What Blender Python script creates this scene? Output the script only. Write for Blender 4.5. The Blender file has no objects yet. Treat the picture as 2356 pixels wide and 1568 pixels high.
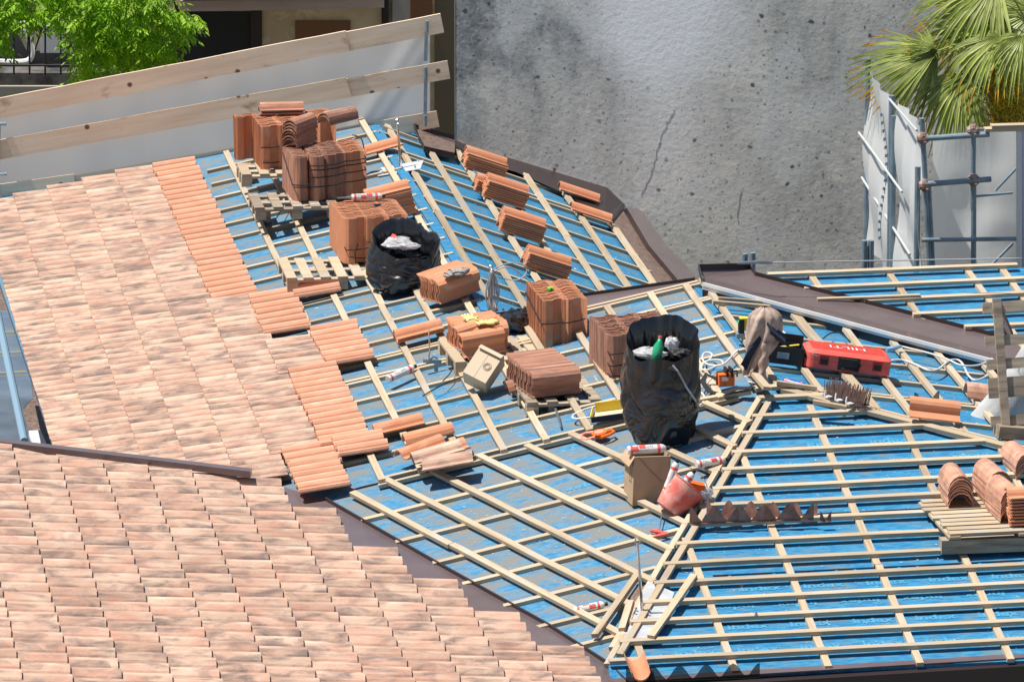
import bpy, math, random
from mathutils import Vector as V, Matrix, noise as mnoise
random.seed(7)
rnd = random.random
def U(a, b): return a + (b - a) * random.random()
sc = bpy.context.scene
COL = sc.collection
R = math.radians

# ------------------------------------------------------------------ camera, world, sun
FP = 16000.0                       # focal length in units of the 2356 px wide photo view
PITCH = R(14); C14, S14 = math.cos(PITCH), math.sin(PITCH)
FWD = V((0, C14, -S14)); UP = V((0, S14, C14)); RT = V((1, 0, 0))
CAM = V((0, 0, 10)) - FWD * 57
cd = bpy.data.cameras.new('camera'); cam = bpy.data.objects.new('camera', cd); COL.objects.link(cam)
cd.sensor_width = 36; cd.lens = 36 * FP / 2356; cd.clip_start = 1; cd.clip_end = 3000
cam.matrix_world = Matrix((( 1, 0, 0, CAM.x), (0, UP.y, -FWD.y, CAM.y), (0, UP.z, -FWD.z, CAM.z), (0, 0, 0, 1)))
sc.camera = cam
SUN = V((-0.38, -0.03, 0.925)).normalized()
wd = bpy.data.worlds.new("World"); sc.world = wd; wd.use_nodes = True
nt = wd.node_tree; bg = nt.nodes['Background']
sky = nt.nodes.new('ShaderNodeTexSky'); sky.sky_type = 'NISHITA'; sky.sun_disc = False
sky.sun_elevation = math.asin(SUN.z); sky.sun_rotation = math.atan2(SUN.x, SUN.y)
nt.links.new(sky.outputs[0], bg.inputs[0]); bg.inputs[1].default_value = 0.066
sl = bpy.data.lights.new('sun', 'SUN'); sl.energy = 4.8; sl.angle = R(0.53); sl.color = (1, .955, .88)
so = bpy.data.objects.new('sun', sl); COL.objects.link(so)
so.rotation_euler = SUN.to_track_quat('Z', 'Y').to_euler()
so.location = (0, 0, 60)
sc.view_settings.view_transform = 'Standard'; sc.view_settings.look = 'None'
sc.view_settings.gamma = 1; sc.view_settings.use_curve_mapping = False
sc.view_settings.exposure = 0.38
sc.cycles.max_bounces = 6; sc.cycles.transparent_max_bounces = 12

# ------------------------------------------------------------------ geometry of the roofs
AZ = R(8.1)
u_ = V((-math.sin(AZ), math.cos(AZ), 0)); r_ = V((math.cos(AZ), math.sin(AZ), 0)); Z = V((0, 0, 1))
def ray(x, y): return FWD + RT * ((x - 1178) / FP) + UP * ((784 - y) / FP)
AP = CAM + ray(1775, 895) * 57
def proj(P):
    v = P - CAM; z = v.dot(FWD); return (1178 + FP * v.dot(RT) / z, 784 - FP * v.dot(UP) / z)
class PL:
    """a plane; on(x, y, h) is the point of it (lifted h along its normal) seen at a photo position"""
    def __init__(s, p0, gr=0, gu=0, n=None):
        s.p0 = p0.copy(); s.n = (n if n else Z - r_ * gr - u_ * gu).normalized()
        s.gr, s.gu = gr, gu
        s.ex = (r_ - s.n * r_.dot(s.n)).normalized(); s.ey = s.n.cross(s.ex)
    def on(s, x, y, h=0.0):
        d = ray(x, y); return CAM + d * ((s.p0 + s.n * h - CAM).dot(s.n) / d.dot(s.n))
    def at(s, a, b, h=0.0):      # by distance along r and u from the ridge end
        p = AP + r_ * a + u_ * b
        k = ((s.p0 - p).dot(s.n)) / s.n.z
        return p + Z * k + s.n * h
    def dirv(s, d):              # horizontal direction lifted into the plane
        return (d - Z * (d.dot(s.n) / s.n.z)).normalized()
TA = .205; TC = .175
PA = PL(AP, TA, 0); PB = PL(AP, TA, TC - .376 * TA); PC = PL(AP, 0, TC); PE = PL(AP, -.146, 0)
PF = PL(PA.on(861, 289), -.368, 0)
G0 = PE.on(1620, 640); G1 = PE.on(2300, 830)
gd = V((math.cos(R(12)), math.sin(R(12)), 0))
gn = (G1 - G0).cross(gd); gn = gn if gn.z > 0 else -gn
PG = PL(G0, n=gn)
V0 = PA.on(600, 1128, -.03); V1 = PB.on(1445, 1572, -.03); V2 = V0 - r_ * 3 + Z * 3 * .14
dn = (V1 - V0).cross(V2 - V0); dn = dn if dn.z > 0 else -dn
PD = PL(V0, n=dn)
CR = {1: (0, 0, .2568), 2: (517.7, 0, .2568), 3: (1035.4, 0, .2935), 4: (1725.6, 0, .2715), 5: (488.9, 201.3, .2201), 6: (690.2, 402.6, .2201),
      7: (862.8, 661.5, .2201), 8: (1150.4, 575.2, .2201), 9: (1553, 604, .2201), 10: (1898.2, 575.2, .2201), 11: (1265.4, 920.3, .2686),
      12: (1840.6, 977.8, .2201), 13: (1265.4, 1207.9, .2297), 14: (1725.6, 1207.9, .2676), 15: (0, 575.2, .3302), 16: (575.2, 920.3, .2686)}
def c(k, x, y): a = CR[k]; return (a[0] + a[2] * x, a[1] + a[2] * y)

# ------------------------------------------------------------------ object helpers
def tag(o, label=None, cat=None, group=None, kind=None):
    if label: o['label'] = label
    if cat: o['category'] = cat
    if group: o['group'] = group
    if kind: o['kind'] = kind
    return o
def empty(name, M, label, cat, group=None):
    if isinstance(M, V): M = Matrix.Translation(M)
    o = bpy.data.objects.new(name, None); COL.objects.link(o); o.matrix_world = M; o.empty_display_size = .1
    return tag(o, label, cat, group)
def frame(P, ex, ez):
    ez = ez.normalized(); ex = (ex - ez * ex.dot(ez)).normalized(); ey = ez.cross(ex)
    return Matrix(((ex.x, ey.x, ez.x, P.x), (ex.y, ey.y, ez.y, P.y), (ex.z, ey.z, ez.z, P.z), (0, 0, 0, 1)))
def fp(pl, x, y, h=0.0, yaw=0.0):            # frame lying on a plane, x axis = across (r) turned by yaw
    M = frame(pl.on(x, y, h), pl.ex, pl.n); return M @ Matrix.Rotation(R(yaw), 4, 'Z')
def fl(P, yaw=0.0, tilt=0.0, roll=0.0):      # level frame; tilt lifts the x axis
    return frame(P, r_, Z) @ Matrix.Rotation(R(yaw), 4, 'Z') @ Matrix.Rotation(-R(tilt), 4, 'Y') @ Matrix.Rotation(R(roll), 4, 'X')
class MB:
    def __init__(s): s.v = []; s.f = []; s.m = []; s.t = []; s.cur = 0; s.tint = 0.0
    def add(s, vs, fs, M=None):
        b = len(s.v)
        s.v += [(M @ V(q)) if M is not None else V(q) for q in vs]
        for q in fs: s.f.append([b + i for i in q]); s.m.append(s.cur); s.t.append(s.tint)
        return s
    def box(s, x0, x1, y0, y1, z0, z1, M=None):
        return s.add([(x, y, z) for z in (z0, z1) for y in (y0, y1) for x in (x0, x1)],
                     [(0, 2, 3, 1), (4, 5, 7, 6), (0, 1, 5, 4), (2, 6, 7, 3), (0, 4, 6, 2), (1, 3, 7, 5)], M)
    def quad(s, *p): return s.add(p, [tuple(range(len(p)))])
    def prism(s, top, d):        # top outline (ccw seen from above) extruded by vector d
        n = len(top); t = [V(q) for q in top]
        return s.add(t + [q + d for q in t], [tuple(range(n)), tuple(range(2 * n - 1, n - 1, -1))] + [(i, i + n, (i + 1) % n + n, (i + 1) % n) for i in range(n)])
    def tube(s, pts, rad, n=8, cap=True, M=None):
        pts = [V(q) for q in pts]; rs = rad if isinstance(rad, (list, tuple)) else [rad] * len(pts)
        vs = []; pa = None
        for i, q in enumerate(pts):
            d = (pts[min(i + 1, len(pts) - 1)] - pts[max(i - 1, 0)]).normalized()
            if pa is None: a = d.orthogonal().normalized()
            else: a = (pa - d * pa.dot(d)); a = a.normalized() if a.length > 1e-6 else d.orthogonal().normalized()
            pa = a; b = d.cross(a)
            for k in range(n):
                t = 2 * math.pi * k / n; vs.append(q + (a * math.cos(t) + b * math.sin(t)) * rs[i])
        fs = [(i * n + k, i * n + (k + 1) % n, (i + 1) * n + (k + 1) % n, (i + 1) * n + k) for i in range(len(pts) - 1) for k in range(n)]
        if cap: fs += [tuple(range(n - 1, -1, -1)), tuple((len(pts) - 1) * n + k for k in range(n))]
        return s.add(vs, fs, M)
    def grid(s, fn, nu, nv, closeu=False, M=None):
        vs = [fn(i / nu, j / nv) for j in range(nv + 1) for i in range(nu if closeu else nu + 1)]
        w = nu if closeu else nu + 1
        fs = [(j * w + i, j * w + (i + 1) % w, (j + 1) * w + (i + 1) % w, (j + 1) * w + i) for j in range(nv) for i in range(nu)]
        return s.add(vs, fs, M)
    def strip(s, pts, w, th, up, M=None):   # flat ribbon along pts
        pts = [V(q) for q in pts]; vs = []
        for i, q in enumerate(pts):
            d = (pts[min(i + 1, len(pts) - 1)] - pts[max(i - 1, 0)]).normalized(); a = up.cross(d).normalized(); n = d.cross(a)
            vs += [q - a * w / 2, q + a * w / 2, q + a * w / 2 + n * th, q - a * w / 2 + n * th]
        L = len(pts); fs = [(i * 4 + k, i * 4 + (k + 1) % 4, i * 4 + 4 + (k + 1) % 4, i * 4 + 4 + k) for i in range(L - 1) for k in range(4)]
        return s.add(vs, fs + [(0, 1, 2, 3), (L * 4 - 1, L * 4 - 2, L * 4 - 3, L * 4 - 4)], M)
    def mesh(s, name, mats, smooth=False):
        me = bpy.data.meshes.new(name); me.from_pydata([tuple(q) for q in s.v], [], s.f)
        for m in (mats if isinstance(mats, (list, tuple)) else [mats]): me.materials.append(m)
        me.polygons.foreach_set('material_index', s.m)
        a = me.attributes.new('tint', 'FLOAT', 'FACE'); a.data.foreach_set('value', s.t)
        if smooth: me.polygons.foreach_set('use_smooth', [True] * len(s.f))
        me.validate(); me.update(); return me
    def build(s, name, mats, parent=None, M=None, smooth=False, world=False):
        """world=True: vertices are world positions, moved into the frame M (or the parent's frame)"""
        if world:
            W = M if M is not None else (parent.matrix_world.copy() if parent else Matrix.Identity(4))
            I = W.inverted(); s.v = [I @ q for q in s.v]
            me = s.mesh(name, mats, smooth); o = bpy.data.objects.new(name, me); COL.objects.link(o)
            if parent: o.parent = parent; o.matrix_local = parent.matrix_world.inverted() @ W
            else: o.matrix_world = W
            return o
        me = s.mesh(name, mats, smooth); return put(me, name, parent, M)
def put(me, name, parent=None, M=None):
    o = bpy.data.objects.new(name, me); COL.objects.link(o)
    if parent: o.parent = parent
    if M is not None:
        if parent: o.matrix_local = M
        else: o.matrix_world = M
    return o
_w = []
def setw(o, M):   # keep our own copy of world matrices (no depsgraph update inside the script)
    o.matrix_world = M

# ------------------------------------------------------------------ materials
def mat(name, col, rough=.8, col2=None, col3=None, scale=6, stretch=(1, 1, 1), lo=.4, hi=.6, lo3=.55, hi3=.7, scale3=None, bump=0, bscale=60, metal=0,
        spec=.4, rand=0, tint=0, alpha=1, transl=0, trans=0, coord='Object', detail=5, spots=None, stretch3=None, sheen=0, coat=0):
    m = bpy.data.materials.new(name); m.use_nodes = True; N = m.node_tree.nodes; L = m.node_tree.links
    b = N['Principled BSDF']; b.inputs['Roughness'].default_value = rough; b.inputs['Metallic'].default_value = metal
    b.inputs['Specular IOR Level'].default_value = spec; b.inputs['Coat Weight'].default_value = coat
    tc = N.new('ShaderNodeTexCoord'); src = tc.outputs[coord]
    oi = N.new('ShaderNodeObjectInfo'); at = N.new('ShaderNodeAttribute'); at.attribute_name = 'tint'
    ad = N.new('ShaderNodeMath'); ad.operation = 'ADD'; L.new(oi.outputs['Random'], ad.inputs[0]); L.new(at.outputs['Fac'], ad.inputs[1])
    sm = N.new('ShaderNodeMath'); sm.operation = 'MULTIPLY'; sm.inputs[1].default_value = 37.0; L.new(ad.outputs[0], sm.inputs[0])
    va = N.new('ShaderNodeVectorMath'); va.operation = 'ADD'; L.new(src, va.inputs[0]); L.new(sm.outputs[0], va.inputs[1])
    def noi(sc_, st, det=detail, dist=0):
        mp = N.new('ShaderNodeMapping'); mp.inputs['Scale'].default_value = st; L.new(va.outputs[0], mp.inputs[0])
        n = N.new('ShaderNodeTexNoise'); n.inputs['Scale'].default_value = sc_; n.inputs['Detail'].default_value = det; n.inputs['Roughness'].default_value = .6
        n.inputs['Distortion'].default_value = dist
        L.new(mp.outputs[0], n.inputs['Vector']); return n.outputs['Fac']
    def ramp(x, a, b_):
        r = N.new('ShaderNodeMapRange'); r.inputs[1].default_value = a; r.inputs[2].default_value = b_; L.new(x, r.inputs[0]); return r.outputs[0]
    def mix(fac, a, b_):
        x = N.new('ShaderNodeMix'); x.data_type = 'RGBA'; L.new(fac, x.inputs[0])
        for i, q in ((6, a), (7, b_)):
            if isinstance(q, tuple): x.inputs[i].default_value = (*q, 1)
            else: L.new(q, x.inputs[i])
        return x.outputs[2]
    cur = tuple(col)
    if col2: cur = mix(ramp(noi(scale, stretch), lo, hi), cur, tuple(col2))
    if col3: cur = mix(ramp(noi(scale3 or scale * .5, stretch3 or stretch, dist=.5), lo3, hi3), cur, tuple(col3))
    if spots:
        vo = N.new('ShaderNodeTexVoronoi'); vo.inputs['Scale'].default_value = spots[0]; L.new(va.outputs[0], vo.inputs['Vector'])
        cur = mix(ramp(vo.outputs['Distance'], spots[1], spots[1] * .6), cur, tuple(spots[2]))
    if rand or tint:
        hs = N.new('ShaderNodeHueSaturation')
        fr = N.new('ShaderNodeMath'); fr.operation = 'FRACT'; L.new(sm.outputs[0], fr.inputs[0])
        k = rand or tint
        L.new(ramp(fr.outputs[0], -0.0, 1.0), hs.inputs['Fac']) if False else None
        mr = N.new('ShaderNodeMapRange'); mr.inputs[3].default_value = 1 - k; mr.inputs[4].default_value = 1 + k; L.new(fr.outputs[0], mr.inputs[0])
        L.new(mr.outputs[0], hs.inputs['Value'])
        if isinstance(cur, tuple): hs.inputs['Color'].default_value = (*cur, 1)
        else: L.new(cur, hs.inputs['Color'])
        cur = hs.outputs[0]
    if isinstance(cur, tuple): b.inputs['Base Color'].default_value = (*cur, 1)
    else: L.new(cur, b.inputs['Base Color'])
    if bump:
        bn = N.new('ShaderNodeBump'); bn.inputs['Strength'].default_value = 1; bn.inputs['Distance'].default_value = bump
        L.new(noi(bscale, (1, 1, 1)), bn.inputs['Height']); L.new(bn.outputs[0], b.inputs['Normal'])
    if trans: b.inputs['Transmission Weight'].default_value = trans; b.inputs['IOR'].default_value = 1.2
    if alpha < 1: b.inputs['Alpha'].default_value = alpha
    if transl:
        t = N.new('ShaderNodeBsdfTranslucent'); mx = N.new('ShaderNodeMixShader'); mx.inputs[0].default_value = transl
        if isinstance(cur, tuple): t.inputs[0].default_value = (*cur, 1)
        else: L.new(cur, t.inputs[0])
        L.new(b.outputs[0], mx.inputs[1]); L.new(t.outputs[0], mx.inputs[2]); out = N['Material Output']; L.new(mx.outputs[0], out.inputs[0])
    m.diffuse_color = (*tuple(col), 1); return m
m_wood = mat('batten_wood', (.50, .395, .27), .8, (.36, .275, .185), (.46, .41, .34), scale=14, stretch=(.12, 2, 2), rand=.16, lo=.45, hi=.72, scale3=3, stretch3=(.5, 1, 1), lo3=.5, hi3=.7)
m_old = mat('grey_wood', (.40, .33, .25), .9, (.20, .155, .115), (.52, .44, .33), scale=10, stretch=(.2, 2, 2), rand=.15, lo=.4, hi=.65, scale3=5)
m_board = mat('fence_wood', (.95, .77, .57), .8, (.80, .60, .42), (.45, .27, .14), scale=5, stretch=(.25, 3, 3), rand=.06, scale3=2.4, stretch3=(1, 2.2, 2.2), lo3=.60, hi3=.74, lo=.35, hi=.7, spots=(4.2, .13, (.20, .10, .045)))
m_blue = mat('membrane_front', (.014, .165, .36), .6, (.045, .255, .44), (.15, .20, .215), scale=11, stretch=(1, 4, 1), detail=9, scale3=3.6, stretch3=(1, 2.5, 1), lo3=.50, hi3=.72, lo=.42, hi=.6, bump=.003, bscale=30)
m_blued = mat('membrane_dusty', (.025, .19, .38), .6, (.09, .27, .42), (.20, .205, .195), scale=13, stretch=(1, 2, 1), detail=9, scale3=3.0, stretch3=(1, 1.9, 1), lo3=.40, hi3=.60, lo=.42, hi=.6, bump=.003, bscale=30)
m_print = mat('print', (.07, .31, .50), .6, (.02, .20, .41), scale=30, lo=.5, hi=.7)
m_tile = mat('new_tile', (.62, .275, .15), .85, (.56, .225, .115), (.66, .36, .235), scale=7, stretch=(.7, 1, 1), rand=.08, lo=.35, hi=.7, scale3=4, bump=.001)
m_tiled = mat('aged_tile', (.46, .215, .14), .85, (.27, .14, .10), (.58, .33, .23), scale=9, stretch=(.35, 2.5, 2.5), rand=.16, lo=.4, hi=.62, scale3=5, bump=.003, bscale=40)
m_tileo = mat('patina_tile', (.50, .285, .205), .9, (.62, .455, .345), (.23, .165, .14), scale=2.6, stretch=(1.1, 3, 1), tint=.13, lo=.36, hi=.66, scale3=3.0, stretch3=(1.2, 3.6, 1), lo3=.455, hi3=.66, bump=.002, bscale=45)
m_ridge = mat('ridge_tile_clay', (.62, .33, .22), .85, (.42, .215, .15), (.70, .52, .44), scale=6, rand=.1, scale3=3)
m_brown = mat('brown_metal', (.125, .088, .090), .34, (.165, .125, .125), scale=3, lo=.3, hi=.8, spec=.8, coat=.25)
m_brownd = mat('dark_brown_metal', (.035, .022, .022), .4, spec=.6)
m_browns = mat('dirty_brown_metal', (.13, .085, .07), .5, (.24, .17, .14), scale=20, stretch=(1, 1, 1), spots=(60, .12, (.5, .4, .3)))
m_black = mat('black_plastic', (.011, .012, .015), .21, (.016, .017, .02), scale=3, spec=.8)
m_blk = mat('black_rubber', (.02, .02, .022), .6)
m_concrete = None
m_galv = mat('galvanised', (.42, .47, .51), .35, (.30, .35, .39), scale=10, metal=.75)
m_steelp = mat('grey_pipe', (.27, .36, .42), .45, (.20, .27, .32), (.5, .48, .44), scale=6, metal=.3, scale3=14, lo3=.62, hi3=.7)
m_chrome = mat('polished_steel', (.75, .76, .78), .12, metal=1)
m_white = mat('white_paint', (.80, .80, .79), .5)
m_label = mat('can_white', (.78, .77, .76), .4, (.55, .52, .50), scale=9, lo=.5, hi=.75)
m_red = mat('red_plastic', (.82, .14, .11), .45, (.76, .11, .085), scale=5)
m_redd = mat('red_dusty', (.66, .13, .10), .6, (.70, .33, .27), (.62, .52, .48), scale=7, lo=.42, hi=.6, scale3=14, lo3=.6, hi3=.7)
m_orange = mat('orange_plastic', (.90, .17, .02), .45)
m_orangel = mat('salmon_plastic', (.90, .33, .22), .5)
m_yellow = mat('yellow', (.86, .62, .04), .5)
m_card = mat('cardboard', (.50, .355, .22), .85, (.44, .30, .18), scale=4)
m_cardl = mat('pale_cardboard', (.62, .51, .37), .85)
m_strap = mat('strap', (.015, .015, .017), .5)
m_cable = mat('white_cable', (.66, .66, .65), .5)
m_cableg = mat('grey_cable', (.40, .41, .42), .45)
m_jacket = mat('beige_cloth', (.58, .45, .38), .95, (.37, .27, .22), scale=8, bump=.004, bscale=25)
m_navy = mat('navy_cloth', (.025, .035, .065), .95)
m_glove = mat('grey_glove', (.36, .35, .33), .95, (.25, .24, .23), scale=30)
m_glovey = mat('yellow_glove', (.80, .66, .16), .9, (.70, .62, .35), scale=30)
m_comb = mat('brown_plastic', (.36, .19, .14), .3, (.20, .10, .075), scale=9)
m_combp = mat('glossy_brown_plastic', (.42, .27, .22), .25, spec=.8)
m_blacknet = None
m_clear = mat('clear_film', (.75, .75, .76), .2, (.5, .5, .52), scale=20, alpha=.75, spec=.8)
m_green = mat('green_bottle', (.03, .42, .20), .2, alpha=.85)
m_gr = mat('green_plastic', (.08, .75, .08), .4)
m_plaster = mat('old_plaster', (.66, .53, .34), .95, (.52, .40, .25), (.74, .62, .43), scale=1.6, bump=.02, bscale=3, scale3=4)
m_stone = mat('stone', (.14, .13, .12), .95, (.05, .05, .05), scale=4, bump=.03, bscale=5)
m_beige = mat('beige_render', (.38, .34, .27), .95)
m_darkglass = mat('dark_glass', (.03, .033, .03), .12)
m_frame = mat('brown_frame', (.20, .085, .035), .5)
m_dframe = mat('dark_frame', (.035, .02, .015), .5)
m_beam = mat('weathered_beam', (.62, .46, .40), .85, (.50, .36, .30), scale=3, stretch=(.3, 2, 2))
m_sheet = mat('white_sheet', (.82, .83, .82), .6, transl=.35)
m_ground = mat('ground_soil', (.16, .15, .13), .95, (.10, .10, .09), scale=.3)
m_leaf = mat('leaf', (.36, .58, .02), .5, (.20, .42, .012), scale=1.3, lo=.4, hi=.6, rand=.38, transl=.45)
m_palm = mat('palm_leaf', (.30, .38, .07), .34, (.52, .55, .24), (.15, .23, .04), scale=3, lo=.4, hi=.65, transl=.3, tint=.25)
m_palmtip = mat('palm_tip', (.62, .42, .05), .6)
m_bark = mat('bark', (.16, .10, .06), .95, (.06, .04, .025), scale=30, stretch=(1, 1, .2), bump=.02, bscale=20)
m_flower = mat('palm_flower', (.70, .52, .02), .8, (.30, .22, .01), scale=20)
m_bluec = mat('blue_can', (.02, .09, .48), .35)
m_darkroof = mat('gravel', (.2, .2, .2), .9)
def netmat(name, col, alpha, lines):
    m = mat(name, col, .6, transl=.6); N = m.node_tree.nodes; L = m.node_tree.links
    out = N['Material Output']; sh = out.inputs[0].links[0].from_socket
    tr = N.new('ShaderNodeBsdfTransparent'); mx = N.new('ShaderNodeMixShader'); mx.inputs[0].default_value = alpha
    L.new(tr.outputs[0], mx.inputs[1]); L.new(sh, mx.inputs[2]); L.new(mx.outputs[0], out.inputs[0]); return m
m_net = netmat('debris_net', (.93, .90, .86), .95, 0)
m_blacknet = netmat('black_mesh', (.02, .02, .02), .85, 0)
m_netr = netmat('thin_net', (.93, .95, .96), .80, 0)
def concrete():
    m = bpy.data.materials.new('stained_concrete'); m.use_nodes = True; N = m.node_tree.nodes; L = m.node_tree.links
    b = N['Principled BSDF']; b.inputs['Roughness'].default_value = .95; b.inputs['Specular IOR Level'].default_value = .2
    tc = N.new('ShaderNodeTexCoord')
    def noi(s, st=(1, 1, 1), det=6, ds=0, off=(0, 0, 0)):
        mp = N.new('ShaderNodeMapping'); mp.inputs['Scale'].default_value = st; mp.inputs['Location'].default_value = off; L.new(tc.outputs['Object'], mp.inputs[0])
        n = N.new('ShaderNodeTexNoise'); n.inputs['Scale'].default_value = s; n.inputs['Detail'].default_value = det; n.inputs['Distortion'].default_value = ds
        n.inputs['Roughness'].default_value = .62; L.new(mp.outputs[0], n.inputs['Vector']); return n.outputs['Fac']
    def rng(x, a, b_, c_=0, d=1):
        r = N.new('ShaderNodeMapRange'); r.inputs[1].default_value = a; r.inputs[2].default_value = b_; r.inputs[3].default_value = c_; r.inputs[4].default_value = d
        L.new(x, r.inputs[0]); return r.outputs[0]
    def mix(f, a, b_):
        x = N.new('ShaderNodeMix'); x.data_type = 'RGBA'
        L.new(f, x.inputs[0]) if not isinstance(f, float) else None
        if isinstance(f, float): x.inputs[0].default_value = f
        for i, q in ((6, a), (7, b_)):
            if isinstance(q, tuple): x.inputs[i].default_value = (*q, 1)
            else: L.new(q, x.inputs[i])
        return x.outputs[2]
    def mth(op, a, b_):
        x = N.new('ShaderNodeMath'); x.operation = op
        for i, q in ((0, a), (1, b_)):
            if isinstance(q, (int, float)): x.inputs[i].default_value = q
            else: L.new(q, x.inputs[i])
        return x.outputs[0]
    sx = N.new('ShaderNodeSeparateXYZ'); L.new(tc.outputs['Object'], sx.inputs[0]); X = sx.outputs['X']; Y = mth('ADD', sx.outputs['Y'], 1.25)
    # x runs 0..4.2 m along the wall in view, y is up from the roof line (0..~2.6 m)
    big = noi(.9, (1, .7, 1), 4, .6)
    dark = rng(mth('ADD', mth('MULTIPLY', X, .55), mth('MULTIPLY', mth('SUBTRACT', 2.4, Y), .42)), .1, 1.7, 1, 0)
    dark = mth('MULTIPLY', dark, rng(big, .32, .60, .25, 1.5))
    streak = mth('MULTIPLY', rng(noi(2.2, (1.6, .12, 1), 3, .2), .45, .62), rng(Y, .4, 2.2, 0, .5))
    dark2 = mth('MULTIPLY', rng(X, 2.3, 3.0), rng(noi(1.1, (1, 1, 1), 3, .5, (4, 2, 0)), .38, .62, .1, .5))
    d = mth('MINIMUM', mth('ADD', mth('ADD', dark, dark2), mth('MULTIPLY', streak, .35)), 1.0)
    # the pale washed streak dropping from the top
    xs = mth('ABSOLUTE', mth('SUBTRACT', X, mth('ADD', 1.92, mth('MULTIPLY', noi(.9), .3))), 0)
    xs2 = mth('SUBTRACT', xs, mth('MULTIPLY', rng(Y, 1.75, 2.35), .55))
    wash = mth('MULTIPLY', rng(mth('ADD', xs2, mth('ADD', mth('MULTIPLY', noi(7), .25), mth('MULTIPLY', noi(1.6), .5))), .85, .15), rng(Y, .6, 1.9, .30, 1))
    base = mix(d, (.96, .92, .82), (.20, .215, .22))
    base = mix(rng(noi(3.2, (1, 1, 1), 8, .4), .42, .68, 0, .55), base, (.70, .70, .66))
    base = mix(rng(noi(11, (1, 1, 1), 8), .5, .72, 0, .4), base, (.24, .25, .25))
    base = mix(mth("MULTIPLY", rng(noi(1.7, (1, .55, 1), 5, .8, (9, 3, 0)), .50, .62), .55), base, (.78, .79, .76))
    base = mix(rng(noi(26, (1, 1, 1), 6), .52, .7, 0, .5), base, (.75, .77, .76))
    base = mix(wash, base, (1.0, 1.0, .98))
    for s_, th, k in ((5.5, .16, .9), (11, .22, .6), (2.6, .06, .8), (20, .26, .5)):
        vo = N.new('ShaderNodeTexVoronoi'); vo.inputs['Scale'].default_value = s_
        ad = N.new('ShaderNodeVectorMath'); ad.operation = 'ADD'; nn = N.new('ShaderNodeTexNoise'); nn.inputs['Scale'].default_value = s_ * 2.5
        L.new(tc.outputs['Object'], nn.inputs['Vector']); sc_ = N.new('ShaderNodeVectorMath'); sc_.operation = 'SCALE'; sc_.inputs['Scale'].default_value = .35 / s_
        L.new(nn.outputs['Color'], sc_.inputs[0]); L.new(tc.outputs['Object'], ad.inputs[0]); L.new(sc_.outputs[0], ad.inputs[1]); L.new(ad.outputs[0], vo.inputs['Vector'])
        pick = rng(vo.outputs['Color'], .45, .5) if True else None
        sp = mth('MULTIPLY', mth('MULTIPLY', rng(vo.outputs['Distance'], th, th * .55), pick), k)
        sp = mth('MULTIPLY', sp, mth('SUBTRACT', 1.0, wash))
        base = mix(sp, base, (.08, .085, .09))
    L.new(base, b.inputs['Base Color'])
    bn = N.new('ShaderNodeBump'); bn.inputs['Distance'].default_value = .004; L.new(noi(17, (1, 1, 1), 10), bn.inputs['Height']); L.new(bn.outputs[0], b.inputs['Normal'])
    return m
m_concrete = concrete()

# ------------------------------------------------------------------ lettering
def text_mesh(body, size, mtl, name='lettering', bold=.0, sx=1.0, depth=.0):
    cu = bpy.data.curves.new('t', 'FONT'); cu.body = body; cu.size = size; cu.align_x = 'CENTER'; cu.align_y = 'CENTER'; cu.offset = bold; cu.extrude = depth
    cu.resolution_u = 3
    o = bpy.data.objects.new('t', cu); me = bpy.data.meshes.new_from_object(o)
    bpy.data.objects.remove(o); bpy.data.curves.remove(cu)
    vs = [V((q.co.x * sx, q.co.y, q.co.z)) for q in me.vertices]; fs = [list(p.vertices) for p in me.polygons]
    bpy.data.meshes.remove(me); return vs, fs

# ------------------------------------------------------------------ batten families
def inside(pt, poly):
    x, y = pt; k = False; n = len(poly)
    for i in range(n):
        x1, y1 = poly[i]; x2, y2 = poly[(i + 1) % n]
        if (y1 > y) != (y2 > y) and x < (x2 - x1) * (y - y1) / (y2 - y1) + x1: k = not k
    return k
def board(P0, P1, n, w, h, name, mtl, parent, jig=True, bevel=False):
    d = P1 - P0; L = d.length; M = frame(P0, d, n)
    mb = MB(); ns = max(2, int(L / .5)); vs = []
    for i in range(ns + 1):
        j = [U(-.0025, .0025) if jig else 0 for _ in range(2)]
        x = L * i / ns
        for (yy, zz) in ((-w / 2, 0), (w / 2, 0), (w / 2, h), (-w / 2, h)): vs.append((x, yy + j[0], zz + (j[1] * .6 if zz else 0)))
    fs = [(i * 4 + k, i * 4 + 4 + k, i * 4 + 4 + (k + 1) % 4, i * 4 + (k + 1) % 4) for i in range(ns) for k in range(4)]
    fs += [(0, 1, 2, 3), (ns * 4 + 3, ns * 4 + 2, ns * 4 + 1, ns * 4)]
    fs = [tuple(reversed(q)) for q in fs]
    mb.add(vs, fs)
    me = mb.mesh(name, mtl); o = put(me, name); 
    if parent: o.parent = parent; o.matrix_local = parent.matrix_world.inverted() @ M
    else: o.matrix_world = M
    return o
def family(pl, d, anchors, poly, h0, w, h, name, parent, mtl=None, ext=.0, yj=.006):
    d = pl.dirv(d)
    for (x, y) in anchors:
        P = pl.on(x, y, h0); ts = [t * .02 for t in range(-500, 500) if inside(proj(P + d * t * .02 - pl.n * h0 * 0), poly)]
        if len(ts) < 4: continue
        t0, t1 = ts[0] - ext - U(0, .03), ts[-1] + ext + U(0, .03)
        side = pl.n.cross(d) * U(-yj, yj)
        cuts = [t0]; 
        if t1 - t0 > 4.2: cuts.append(t0 + (t1 - t0) * U(.35, .65))
        cuts.append(t1)
        for a, b in zip(cuts, cuts[1:]):
            board(P + d * a + side, P + d * (b - .004) - side * U(0, 1), pl.n, w, h, name, mtl or m_wood, parent)

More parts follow.
